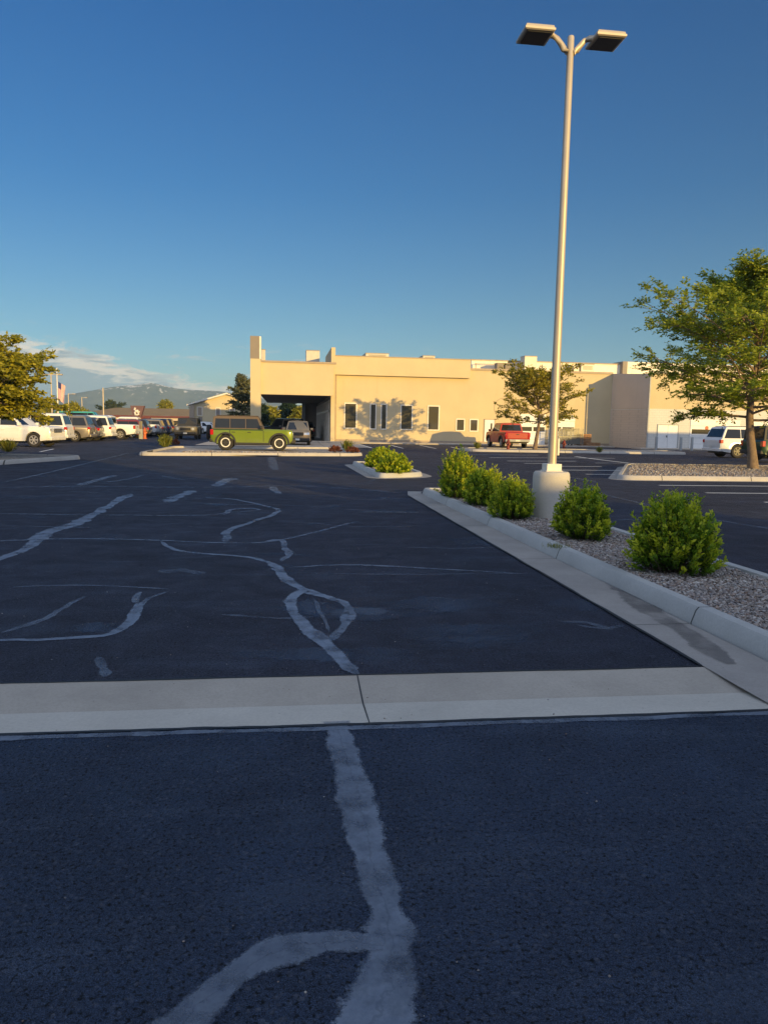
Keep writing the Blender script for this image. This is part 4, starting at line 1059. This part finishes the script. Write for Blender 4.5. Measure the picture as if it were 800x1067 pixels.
        if flare:
            for cx in (fr, ff):
                q = MB(); A = np.linspace(math.pi * 1.02, -.02 * math.pi, 13); vs = []
                for a in A:
                    for rad_, yo in ((ar * .97, w - .06), (ar * .97, w + .055), (ar * 1.13, w + .055), (ar * 1.16, w - .02)): vs.append((cx + rad_ * math.cos(a), s_ * yo, max(gc + .05, r + rad_ * math.sin(a))))
                q.add(vs, [(i * 4 + j, i * 4 + j + 1, i * 4 + j + 5, i * 4 + j + 4) for i in range(12) for j in range(3)]); q.build('fender_flare', flare, t)
        # lamps
        ys = sorted((s_ * (w - .46), s_ * (w - .07)))
        if boxy:
            q = MB(); q.lathe([(.11, xf - .02), (.115, xf + .015), (.09, xf + .02)], 16, 'x', (0, s_ * (w - .3), hood - .24)); q.build('headlight', 'clearlens', t)
        else:
            q = MB(); q.hexa([(xf - .1, ys[0], hood - .30), (xf + .012, ys[0], hood - .30), (xf + .012, ys[1], hood - .30), (xf - .1, ys[1], hood - .30)],
                             [(xf - .22, ys[0], hood - .15), (xf - .015, ys[0], hood - .15), (xf - .05, ys[1], hood - .13), (xf - .22, ys[1], hood - .13)]); q.build('headlight', 'clearlens', t)
        tl = sorted((s_ * (w - .2), s_ * (w + .004)))
        q = MB(); zz0, zz1 = (belt - .34, belt - .05) if kind == 'pickup' or boxy else (belt - .26, belt - .06)
        q.box(xr - .012, xr + .16, tl[0], tl[1], zz0, zz1); q.build('taillight', 'redlens', t, bevel=.015)
    q = MB(); q.box(xf - .05, xf + .018, -w + .5, w - .5, hood - .36, hood - .12); q.build('grille', grille, t, bevel=.01)
    q = MB(); q.box(xf - .14, xf + .06, -w + .05, w - .05, gc + .08, gc + .28); q.build('front_bumper', 'black' if boxy or kind == 'pickup' or cladding else paint, t, bevel=.04)
    q = MB(); q.box(xr - .07, xr + .14, -w + .05, w - .05, gc + .10, gc + .30); q.build('rear_bumper', 'bollard' if kind == 'pickup' else 'black' if boxy or cladding else paint, t, bevel=.04)
    q = MB(); q.box(xr - .085, xr - .07, -.17, .17, gc + .3 if kind != 'pickup' else gc + .14, gc + .45 if kind != 'pickup' else gc + .27); q.build('licence_plate', 'plate', t)
    q = MB(); q.box(xf + .061, xf + .07, -.16, .16, gc + .12, gc + .25); q.build('licence_plate', 'plate', t)
    if kind == 'pickup':
        q = MB(); q.box(xr + .08, gr - .06, -w + .13, w - .13, belt - .01, belt + .002); q.build('bed_liner', 'black', t)
        q = MB(); q.box(xr - .012, xr + .01, -w + .22, w - .22, gc + .36, belt - .06); tg = q.build('tailgate', paint, t, bevel=.01)
        MB().box(xr - .025, xr - .013, -.12, .12, belt - .2, belt - .14).build('handle', 'black', tg)
    if boxy or cladding:
        for s_ in (-1, 1):
            q = MB(); q.box(fr + ar + .05, ff - ar - .05, min(s_ * (w - .05), s_ * (w + .1)), max(s_ * (w - .05), s_ * (w + .1)), gc - .0, gc + .07); q.build('running_board', 'black', t, bevel=.01)
    if rack:
        for s_ in (-1, 1):
            q = MB(); q.box(rt + .2, ft - .25, min(s_ * (wt - .1), s_ * (wt - .05)), max(s_ * (wt - .1), s_ * (wt - .05)), H + .02, H + .06); q.build('roof_rail', 'black', t)
    for (cx) in (fr, ff):
        for s_ in (-1, 1): wheel(t, cx, s_ * (w - .13), r, s_, rim=rim, ringcol=ring)
    if spare:
        sw = wheel(t, 0, 0, r * .98, -1, rim=rim); sw.name = 'spare_wheel'; sw.location = (xr - .16, .05, .95); sw.rotation_euler = (0, 0, R(-90))
    return t
PI = math.pi
# main green off-road car
p = G(258, 470.2, .126)
gcar = car('off_road_car', 'lime green four door off-road car with brown soft top and spare wheel at the back', 'off-road car', p.x + .1, 43.0, 0, 'pgreen', L=4.42, Wd=1.93, H=1.86, wb=2.88, r=.43,
    gc=.34, belt=1.18, hood=1.16, cowl=.62, roof_f=.28, rear_rake=.06, top='softtop', fo=.74, rim='rimdark', flare='black', boxy=True, ring='rimwhite', spare=True, z=.047)
for dxx in (-.28, .62, -1.18):
    MB().box(dxx - .012, dxx + .012, -.972, -.955, .5, 1.10).build('door_gap', 'black', gcar)
MB().box(-.95, .95, -1.0, -.9, .30, .44).build('rocker_guard', 'black', gcar, bevel=.02)
MB().box(2.16, 2.36, -.86, .86, .42, .66).build('steel_bumper', 'black', gcar, bevel=.03)
MB().box(-1.9, .3, -.72, .72, 1.885, 1.90).build('roof_panel_seam', 'softtop', gcar, bevel=.005)
q = MB(); q.box(-2.12, .6, -.962, -.955 + .002, 1.10, 1.165); q.build('belt_stripe', 'pdkgreen', gcar)
# dark green at right edge
p = G(792, 482); dg = p
car('off_road_car', 'dark green off-road car cut off by the right edge behind the big tree', 'off-road car', WX(793, 470, 36.6) + 2.27, 37.5, 0, 'pdkgreen', L=4.55, Wd=1.93, H=1.88, wb=2.95, r=.42,
    gc=.34, belt=1.18, hood=1.16, cowl=.62, roof_f=.28, rear_rake=.06, top='black', fo=.78, rim='rimdark', flare='black', boxy=True, spare=False)
car('white_suv', 'white sport utility vehicle with dark wheels parked behind the big tree at right', 'sport utility vehicle', WX(750, 470, 42.6) + 2.55, 43.6, 0, 'pwhite', L=5.1, Wd=2.0, H=1.86, wb=3.05, r=.41,
    gc=.28, belt=1.14, hood=1.12, cowl=1.1, rear_rake=.3, rim='rimdark', top='same', rack=True, cladding=False, wside=3)
# red pickup, seen from behind
car('red_pickup', 'red pickup truck with open bed parked nose to the cream wall', 'pickup truck', 17.5, 58.9, R(90), 'pred', L=5.6, Wd=2.0, H=1.9, wb=3.6, r=.42, gc=.38, belt=1.22, hood=1.2, cowl=1.3,
    rear_rake=.12, roof_f=.4, kind='pickup', flare='black', wside=2)
# left row
p = G(30, 465.5); p2 = G(62, 465.5)
tah = car('white_suv', 'large white sport utility vehicle facing right under the gold tree at far left', 'sport utility vehicle', WX(59, 460, 44.5) - 2.6, 45.3, R(-8), 'pwhite', L=5.2, Wd=2.0, H=1.92, wb=3.0, r=.4,
    gc=.3, belt=1.15, hood=1.16, cowl=1.05, rear_rake=.3, roof_f=.45, rack=True, cladding=False, grille='chrome')
rows = [  # px of rear end, ground py, kind...
    (71.5, 462.0, 'white_suv', 'white sport utility vehicle with red tail lights just behind the large white one', 'sport utility vehicle', 'pwhite', dict(L=4.9, H=1.9, belt=1.12, hood=1.1, rear_rake=.22)),
    (95.5, 460.6, 'grey_suv', 'pewter brown sport utility vehicle in the left row showing a bright wheel', 'sport utility vehicle', 'pgrey', dict(L=4.8, H=1.82, belt=1.1, hood=1.08, rear_rake=.25)),
    (105.5, 459.6, 'dark_suv', 'dark navy sport utility vehicle with a red tail light in the left row', 'sport utility vehicle', 'pblue', dict(L=4.6, H=1.7, belt=1.02, hood=1.0)),
    (117.5, 459.2, 'white_suv', 'white sport utility vehicle between the dark one and the white pickup', 'sport utility vehicle', 'pwhite', dict(L=4.9, H=1.85, belt=1.1, hood=1.08)),
    (142.5, 458.2, 'white_pickup', 'white pickup truck with a dark bed cover in the left row', 'pickup truck', 'pwhite', dict(L=5.7, Wd=2.0, H=1.9, wb=3.6, r=.42, gc=.36, belt=1.2, hood=1.18, cowl=1.35, rear_rake=.12, kind='pickup', wside=2)),
    (149.5, 456.6, 'dark_car', 'maroon car at the tail of the white pickup', 'car', 'pdkred', dict(L=4.6, H=1.6, belt=.98, hood=.95)),
    (156.5, 455.9, 'dark_car', 'black car right of the orange hydrant', 'car', 'pblack', dict(L=4.6, H=1.62, belt=.98, hood=.95)),
    (164.5, 455.4, 'white_pickup', 'white pickup tail with red lamps beyond the sign post', 'pickup truck', 'pwhite', dict(L=5.6, Wd=2.0, H=1.85, wb=3.6, r=.4, gc=.36, belt=1.18, hood=1.16, cowl=1.3, rear_rake=.12, kind='pickup', wside=2)),
    (171.5, 454.9, 'silver_car', 'silver car with large red tail lamps in the far part of the row', 'car', 'pgrey', dict(L=4.7, H=1.66, belt=1.0, hood=.97)),
    (177.5, 454.4, 'dark_suv', 'dark blue sport utility vehicle left of the sand coloured truck', 'sport utility vehicle', 'pblue', dict(L=4.7, H=1.75, belt=1.05, hood=1.0)),
    (182.5, 453.9, 'dark_suv', 'black sport utility vehicle partly hidden by the sand coloured truck', 'sport utility vehicle', 'pblack', dict(L=4.7, H=1.75, belt=1.05, hood=1.0)),
]
for pxr, py, nm, lb, ct, paint, kw in rows:
    g = G(pxr, py); L = kw.get('L', 4.8)
    car(nm, lb, ct, g.x - L / 2 - .1, g.y + 1.0, PI, paint, group='vehicles parked in the left hand row', cladding=None, **kw)
g = G(193, 458); car('sand_truck', 'sand coloured off-road car facing the camera at the end of the row', 'off-road car', g.x, g.y + 2.3, R(-90), 'polive', L=4.3, Wd=1.9, H=1.85, wb=2.5, r=.42, gc=.36, belt=1.18, hood=1.14, cowl=.6, roof_f=.25, rear_rake=.08,
    boxy=True, flare='black', rim='rimdark', top='black')
g = G(311, 464); car('bronze_suv', 'bronze sport utility vehicle facing the camera beside the canopy', 'sport utility vehicle', g.x, g.y + 2.2, R(-92), 'pbronze', L=4.6, Wd=1.86, H=1.74, wb=2.7, r=.37, belt=1.06, hood=1.06, cladding=True)
car('dark_suv', 'dark grey sport utility vehicle with pale roof behind the bronze one', 'sport utility vehicle', WX(303.5, 455, 74), 75, R(90), 'pgrey', L=4.9, Wd=1.95, H=1.95, wb=2.9, belt=1.15, hood=1.1, r=.4)
car('black_van', 'black van behind the front of the lime green car', 'van', WX(291.5, 455, 78), 79, R(180), 'pblack', L=5.2, Wd=1.95, H=2.0, wb=3.1, belt=1.2, hood=1.1, r=.38, rear_rake=.12)
car('dark_suv', 'black sport utility vehicle with red tail light right of the bronze one', 'sport utility vehicle', WX(318, 455, 72), 76, R(90), 'pblack', L=4.7, Wd=1.9, H=1.72, wb=2.8, belt=1.08, hood=1.05)
for px, gy, pt_, lb, nm in ((203, 104, 'pwhite', 'white car by the wall of the gable building', 'white_car'), (214, 100, 'pwhite', 'second white car in front of the gable building, behind the lime green car', 'white_car')):
    car(nm, lb, 'car', WX(px, 450, gy), gy, R(-60 if gy > 90 else 180), pt_, L=4.5, H=1.5, belt=.92, hood=.9)
for px, lb in ((83, 'left teal roofed van behind the parked row'), (93, 'right teal roofed van behind the parked row')):
    car('teal_van', lb, 'van', WX(px, 446, 95), 95, 0, 'pwhite', L=5.4, Wd=2.0, H=2.45, wb=3.2, belt=1.4, hood=1.2, cowl=1.5, top='pteal', rear_rake=.05, roof_f=.5)

# ------------------------------------------------------------------ background buildings
def bx_(m, nm, mat, par): return m.build(nm, mat, par)
BY = 165
x0, x1 = WX(88, 440, BY), WX(204, 440, BY); ze = WZ(150, 433.3, BY); zr = WZ(150, 424.8, BY)
lb_ = thing('low_building', 'long low building with brown metal roof and maroon fascia beyond the parked cars', 'building', (x0, BY, 0))
w_ = x1 - x0
MB().box(0, w_, 0, 14, -.1, ze - .7).build('wall', 'wallsmooth', lb_)
m = MB(); m.add([(-2, -1.2, ze), (w_, -1.2, ze), (w_, 15.2, ze), (-2, 15.2, ze), (5, 7, zr), (w_, 7, zr)], [(0, 1, 5, 4), (1, 2, 5), (2, 3, 4, 5), (3, 0, 4), (3, 2, 1, 0)]); m.build('roof', 'roofbrown', lb_)
MB().box(-2, w_, -1.3, -1.21, ze - .35, ze + .05).build('fascia', 'maroon', lb_)
MB().box(0, w_, -1.15, -.02, ze - .9, ze - .4).build('eave_beam', 'wallsmooth', lb_)
MB().box(w_ * .34, w_ * .46, -3.5, -1.32, ze - 1.3, ze - .9).build('awning', 'maroon', lb_)
MB().box(w_ * .62, w_ * .80, -1.6, -1.32, ze - 1.35, ze - .85).build('awning', 'maroon', lb_)
for k in range(9):
    a = w_ * (.05 + k * .105); f = MB().box(a, a + 2.2, -.06, -.003, .9, 2.3).build('window', 'glass', lb_)
    MB().box(a - .1, a + 2.3, -.1, -.061, .8, .9).build('sill', 'trimwhite', f)
# pylon sign
SY = 82
sx_ = WX(143.5, 430, SY); s0 = WZ(143.5, 434.5, SY); s1 = WZ(143.5, 422.8, SY); sw = 6.2 * SY / 790
sg = thing('pylon_sign', 'plum coloured flared sign with a white squiggle emblem above the parked cars', 'sign', (sx_, SY, 0))
m = MB(); m.hexa([(-sw * .62, -.3, s0), (sw * .62, -.3, s0), (sw * .62, .3, s0), (-sw * .62, .3, s0)], [(-sw, -.35, s1), (sw * 1.15, -.35, s1), (sw * 1.15, .35, s1), (-sw, .35, s1)]); m.build('panel', 'signmar', sg)
m = MB(); zc = (s0 + s1) / 2
def pxl(a, b): return (a * SY / 790, -.37, zc + b * SY / 790)
m.tube([pxl(-1.4, 3.6), pxl(-2.2, 1.6), pxl(-.6, .4), pxl(-2.0, -1.4), pxl(-1.4, -3.2), pxl(.4, -3.4), pxl(2.2, -2.4)], .1, 5)
m.tube([pxl(.8, 1.6), pxl(.4, -.6), pxl(1.6, -1.6), pxl(2.4, .4)], .1, 5)
m.build('emblem', 'signwhite', sg)
MB().box(.0, .75, -.2, .2, 0, s0).build('post', 'signmar', sg)
MB().box(-.9, 1.3, -.24, .24, s0 - .35, s0 - .001).build('crossbar', 'maroon', sg)
g = G(147.2, 457.5)
sp = thing('marker_post', 'short square post, tan above and pale grey below, beside the orange hydrant', 'post', (g.x, g.y, 0))
MB().box(-.15, .15, -.15, .15, 0, .85).build('lower_post', 'bollard', sp, bevel=.02); MB().box(-.13, .13, -.13, .13, .851, 1.5).build('upper_post', 'polive', sp, bevel=.02)
# gable building
GY = 112
x0, x1 = WX(199, 440, GY), WX(262, 440, GY); xp = WX(236.5, 440, GY) - x0; ze = WZ(201, 422, GY); zp = WZ(236.5, 411, GY); zer = WZ(258, 418.5, GY)
gb = thing('gable_building', 'pale tan two storey gable building left of the canopy', 'building', (x0, GY, 0)); w_ = x1 - x0
def gable(y0, y1, ins, up=0): 
    v = [(ins, y0, -.1), (w_ - ins, y0, -.1), (w_ - ins, y0, zer + up), (xp, y0, zp + up), (ins, y0, ze + up)]
    v += [(a, y1, c) for a, b_, c in v]; return MB().add(v, [(0, 1, 2, 3, 4), (9, 8, 7, 6, 5)] + [(i, (i + 1) % 5, 5 + (i + 1) % 5, 5 + i) for i in range(5)])
gable(0, 22, 0).build('wall', 'wall', gb)
m = MB(); m.hexa([(-.5, -.5, ze - .1), (xp, -.5, zp + .02), (xp, 22.5, zp + .02), (-.5, 22.5, ze - .1)], [(-.5, -.5, ze + .1), (xp, -.5, zp + .24), (xp, 22.5, zp + .24), (-.5, 22.5, ze + .1)])
m.hexa([(xp, -.5, zp + .02), (w_ + .4, -.5, zer - .05), (w_ + .4, 22.5, zer - .05), (xp, 22.5, zp + .02)], [(xp, -.5, zp + .24), (w_ + .4, -.5, zer + .15), (w_ + .4, 22.5, zer + .15), (xp, 22.5, zp + .24)]); m.build('roof', 'trimwhite', gb)
for px, py0, py1, wp in ((208.5, 424.5, 432.5, 4), (227.5, 425.5, 433, 3.6), (242, 426, 433, 4)):
    a = WX(px, 440, GY) - x0; z0_, z1_ = WZ(px, py1, GY), WZ(px, py0, GY); hw = wp / 2 * GY / 790
    f = MB().box(a - hw - .1, a + hw + .1, -.06, -.003, z0_ - .1, z1_ + .1).build('window', 'trimwhite', gb)
    MB().box(a - hw, a + hw, -.09, -.061, z0_, z1_).build('pane', 'taupe' if px == 227.5 else 'trimtan', f)
MB().box(WX(207, 440, GY) - x0, WX(211, 440, GY) - x0, -.06, -.003, 0, 2.2).build('door', 'taupe', gb)
MB().box(-.15, .5, -.4, .2, 0, ze).build('corner_post', 'trimtan', gb)
# light poles and flag
def pole(px, pyt, gy, label, heads=2, r=.09, name='light_pole'):
    z = WZ(px, pyt, gy); t = thing(name, label, 'light pole', (WX(px, pyt + 20, gy), gy, 0), 0, 'thin light poles beyond the parked cars')
    MB().lathe([(.3, 0), (.3, .7), (.29, .72), (r, .73), (r * .7, z)], 12).build('pole', 'pole', t)
    if heads:
        for s_ in ((-1, 1) if heads == 2 else (1,)):
            MB().box(min(0, s_ * .9), max(0, s_ * .9), -.05, .05, z - .12, z - .03).build('arm', 'pole', t)
            MB().box(min(s_ * .7, s_ * 1.3), max(s_ * .7, s_ * 1.3), -.25, .25, z - .14, z + .02).build('lamp_head', 'pole', t)
    return t
pole(54, 389.5, 95, 'thin double headed light pole left of the flagpole')
pole(72, 410, 150, 'short distant light pole right of the flagpole', 1, .12)
pole(108, 404, 110, 'bare tan light pole in front of the brown roof', 0, .11)
pole(86, 414, 190, 'farthest thin light pole above the olive trees', 1, .13)
fz = WZ(60.5, 384.5, 88)
fp = thing('flagpole', 'white flagpole carrying the striped flag', 'flagpole', (WX(60.5, 420, 88), 88, 0))
MB().lathe([(.09, 0), (.08, 3), (.04, fz), (.07, fz + .02), (.07, fz + .1), (.0, fz + .12)], 12).build('pole', 'trimwhite', fp)
f0, f1 = WZ(61, 397.5, 88), WZ(61, 421, 88)
fl = thing('flag', 'limp red and white striped flag hanging on the flagpole', 'flag', (WX(60.5, 420, 88) + .06, 88, 0))
def drape(u0, u1, v0, v1, mat, nm, off=0):
    m = MB(); n = 8; vs = []; fs = []
    for i in range(n + 1):
        for j in range(n + 1):
            u = u0 + (u1 - u0) * i / n; v = v0 + (v1 - v0) * j / n
            wv = .10 * math.sin(u * 9 + v * 2) * u
            x = .05 + u * .75 * (1 - .25 * v) ; z = f0 + (f1 - f0) * (v * .8 + u * .20)
            vs.append((x, wv - off, z))
    for i in range(n):
        for j in range(n): a = i * (n + 1) + j; fs.append((a, a + 1, a + n + 2, a + n + 1))
    m.add(vs, fs); m.build(nm, mat, fl)
for k in range(7): drape(k / 7, k / 7 + .5 / 7, 0, 1, 'flagred', 'red_stripe'); drape(k / 7 + .5 / 7, (k + 1) / 7, 0, 1, 'flagwhite', 'white_stripe')
drape(0, .42, 0, .35, 'flagblue', 'canton', .02)

# unseen halls behind the camera and at right, added to shade the lot
def hall(x0, x1, y0, y1, h, label, wall='wall'):
    t = thing('shade_hall', label, 'building', ((x0 + x1) / 2, (y0 + y1) / 2, 0), 0); a, b = (x1 - x0) / 2, (y1 - y0) / 2
    MB().box(-a, a, -b, b, -.1, h).build('wall', wall, t)
    m = MB(); m.box(-a - .15, a + .15, -b - .15, -b, h - .1, h + .25); m.box(-a - .15, a + .15, b, b + .15, h - .1, h + .25); m.box(-a - .15, -a, -b, b, h - .1, h + .25); m.box(a, a + .15, -b, b, h - .1, h + .25)
    m.build('parapet', 'trimtan', t)
    for k in range(int(2 * a / 4)):
        q = MB().box(-a + 1 + k * 4, -a + 3 + k * 4, b + .003, b + .05, 1, 2.4).build('window', 'glass', t)
    return t
SHADE = []
def P2(p, s): return p
hall(-42, 18.3, -40, -14, 7.2, 'long unseen tan hall behind the camera, shaped to shade the lot', 'wallsmooth')
hall(18.46, 24.8, -40, -15, 4.3, 'low unseen tan hall beside the long one, shaped to shade the lot', 'wallsmooth')
hall(46, 80, 20, 27, 5.9, 'unseen cream hall off to the right, shaped to shade the building front', 'wall')

# ------------------------------------------------------------------ mountains
def mountain(name, dist, prof, label, amp=14, seed=0, depth=900, rows=26):
    vs, fs = [], []; n = 220
    pxs = np.linspace(-500, 1300, n)
    for i, px in enumerate(pxs):
        py = np.interp(px, [a for a, b in prof], [b for a, b in prof])
        d = ray(px, 440); d2 = Vector((d.x, d.y)).normalized()
        top = EYE.z + (ray(px, py).z / Vector((ray(px, py).x, ray(px, py).y)).length) * (dist + depth * .6)
        for j in range(rows):
            t = j / (rows - 1); q = d2 * (dist + depth * t)
            hgt = math.sin(min(1, t / .6) * math.pi / 2) ** 1.3 if t < .6 else 1 - ((t - .6) / .4) ** 2 * .5
            nz = noise.fractal(Vector((q.x * .004, q.y * .004, seed)), 1, 2.1, 6)
            z = -2 + (top + 2) * hgt * (1 + .0) + nz * amp * math.sin(math.pi * min(1, t / .62)) + nz * amp * .18
            vs.append((q.x, q.y, z))
    for i in range(n - 1):
        for j in range(rows - 1): a = i * rows + j; fs.append((a, a + 1, a + rows + 1, a + rows))
    m = MB(); m.add(vs, fs); o = m.build(name, 'mountain', smooth=60); struct(o); o['label'] = label; return o
mountain('mountain', 3200, [(-500, 425), (-100, 428), (0, 422), (50, 414), (95, 408), (110, 405), (125, 403), (145, 402), (157, 399.5), (170, 402), (185, 405), (200, 407), (230, 408), (262, 412), (300, 421), (330, 424), (500, 432), (900, 440), (1300, 445)], 'broad blue grey mountain with pale snow patches', 18)
mountain('foothills', 1900, [(-500, 431), (0, 430), (60, 431), (120, 430), (200, 430), (260, 429), (350, 434), (600, 440), (1300, 450)], 'low dark foothills in front of the mountain', 6, 5, 500, 16)
mt = [o for o in C.objects if o.name.startswith(('mountain', 'foothills')) and o.type == 'MESH']

# ------------------------------------------------------------------ haze
def haze(density, ztop):
    o = MB().box(-5200, 5200, -2600, 4800, -1.2, ztop).build('haze', 'black'); o.data.materials.clear()
    m = bpy.data.materials.new('haze'); m.use_nodes = True; nt = m.node_tree; nt.nodes.clear()
    out = nt.nodes.new('ShaderNodeOutputMaterial'); v = nt.nodes.new('ShaderNodeVolumePrincipled')
    v.inputs['Color'].default_value = (.50, .74, 1, 1); v.inputs['Density'].default_value = density; v.inputs['Anisotropy'].default_value = 0
    nt.links.new(v.outputs[0], out.inputs['Volume']); o.data.materials.append(m); o['kind'] = 'stuff'; return o
HAZE = 1.8e-4
if HAZE: haze(HAZE, 240)

# ------------------------------------------------------------------ light
AZ = 30; EL = 7.2
w = bpy.data.worlds.new('World'); S.world = w; w.use_nodes = True; nt = w.node_tree
bg = nt.nodes['Background']
sky = nt.nodes.new('ShaderNodeTexSky'); sky.sky_type = 'NISHITA'; sky.sun_disc = False
sky.sun_elevation = R(EL); sky.sun_rotation = R(180 - AZ); sky.altitude = 1500; sky.air_density = 1.0; sky.dust_density = .6; sky.ozone_density = 3.0
# clouds low over the mountain: direction based
tc = nt.nodes.new('ShaderNodeTexCoord'); sx = nt.nodes.new('ShaderNodeSeparateXYZ'); nt.links.new(tc.outputs['Generated'], sx.inputs[0])
az = mth(nt, 'ARCTAN2', sx.outputs['X'], sx.outputs['Y']); el = mth(nt, 'ARCSINE', sx.outputs['Z'])
def vec3(a, b, c=0.0):
    n = nt.nodes.new('ShaderNodeCombineXYZ')
    for k, q in enumerate((a, b, c)):
        if hasattr(q, 'is_output'): nt.links.new(q, n.inputs[k])
        else: n.inputs[k].default_value = q
    return n.outputs[0]
# bank: azimuth -45..-5 deg, top falls from 5.9 deg to 2.6 deg going right
top = nt.nodes.new('ShaderNodeMapRange'); top.inputs[1].default_value = R(-20); top.inputs[2].default_value = R(-3); top.inputs[3].default_value = R(5.9); top.inputs[4].default_value = R(2.3)
nt.links.new(az, top.inputs[0])
cn = noise_n(nt, vec3(mth(nt, 'MULTIPLY', az, 24), mth(nt, 'MULTIPLY', el, 85)), 1.0, 9, .68, .5)
cn2 = noise_n(nt, vec3(mth(nt, 'MULTIPLY', az, 18), mth(nt, 'MULTIPLY', el, 110), 4.0), 1.0, 9, .66, .6)
dlt = mth(nt, 'SUBTRACT', top.outputs[0], el)
dd = mth(nt, 'ADD', mth(nt, 'MULTIPLY', dlt, 38), mth(nt, 'MULTIPLY', mth(nt, 'SUBTRACT', cn, .5), 2.4))
bank = ramp(nt, dd, [(.0, 0), (.35, 1)])
lit = ramp(nt, mth(nt, 'ADD', dd, mth(nt, 'MULTIPLY', mth(nt, 'SUBTRACT', cn2, .5), 5.5)), [(.15, 1), (1.1, 0)])
fadeR = nt.nodes.new('ShaderNodeMapRange'); fadeR.inputs[1].default_value = R(3); fadeR.inputs[2].default_value = R(-4); nt.links.new(az, fadeR.inputs[0])
wisps = mth(nt, 'MULTIPLY', ramp(nt, cn2, [(.56, 0), (.7, .8)]), ramp(nt, el, [(R(2.0), 0), (R(3), 1)]))
wlim = nt.nodes.new('ShaderNodeMapRange'); wlim.inputs[1].default_value = R(7); wlim.inputs[2].default_value = R(4.2); nt.links.new(el, wlim.inputs[0])
wf = nt.nodes.new('ShaderNodeMapRange'); wf.inputs[1].default_value = R(14); wf.inputs[2].default_value = R(-2); nt.links.new(az, wf.inputs[0])
wmask = mth(nt, 'MULTIPLY', mth(nt, 'MULTIPLY', wisps, wlim.outputs[0]), wf.outputs[0])
bmask = mth(nt, 'MULTIPLY', bank, mth(nt, 'MULTIPLY', fadeR.outputs[0], .88))
SK = nt.nodes.new('ShaderNodeMix'); SK.data_type = 'RGBA'; SK.blend_type = 'MULTIPLY'; SK.inputs[0].default_value = 1
nt.links.new(sky.outputs[0], SK.inputs[6])
nt.links.new(ramp(nt, sx.outputs['Z'], [(.0, (.56, .60, .58)), (.136, (.38, .51, .53)), (.28, (.17, .43, .56)), (.446, (.10, .40, .60)), (1, (.15, .42, .62))]), SK.inputs[7])
ccol = mixc(nt, lit, (1.25, 1.65, 1.9), (4.2, 3.6, 2.9))
c1 = mixc(nt, bmask, SK.outputs[2], ccol)
c2 = mixc(nt, wmask, c1, (3.0, 2.8, 2.6))
# bright clouds added behind the viewer and overhead to fill the shaded foreground
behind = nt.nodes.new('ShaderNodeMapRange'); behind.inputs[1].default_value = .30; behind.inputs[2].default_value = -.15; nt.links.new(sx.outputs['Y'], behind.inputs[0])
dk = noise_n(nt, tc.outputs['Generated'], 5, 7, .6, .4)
fill_clouds = mth(nt, 'MULTIPLY', ramp(nt, dk, [(.30, 0), (.48, 1)]), behind.outputs[0])
c2 = mixc(nt, fill_clouds, c2, (3.35, 3.75, 4.7))
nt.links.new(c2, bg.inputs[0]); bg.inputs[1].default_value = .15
sun = bpy.data.lights.new('sun', 'SUN'); sun.energy = 5.0; sun.angle = R(.5); sun.color = (1, .66, .20)
so = bpy.data.objects.new('sun', sun); C.objects.link(so)
dirv = Vector((-math.sin(R(AZ)) * math.cos(R(EL)), math.cos(R(AZ)) * math.cos(R(EL)), -math.sin(R(EL))))
so.rotation_euler = dirv.to_track_quat('-Z', 'Y').to_euler(); so.location = (30, -50, 30)
S.view_settings.view_transform = 'Standard'; S.view_settings.look = 'None'; S.view_settings.gamma = 1; S.view_settings.exposure = .65
S.render.engine = 'CYCLES'; S.cycles.use_denoising = True
S.cycles.volume_bounces = 0; S.cycles.transparent_max_bounces = 12; S.cycles.max_bounces = 6
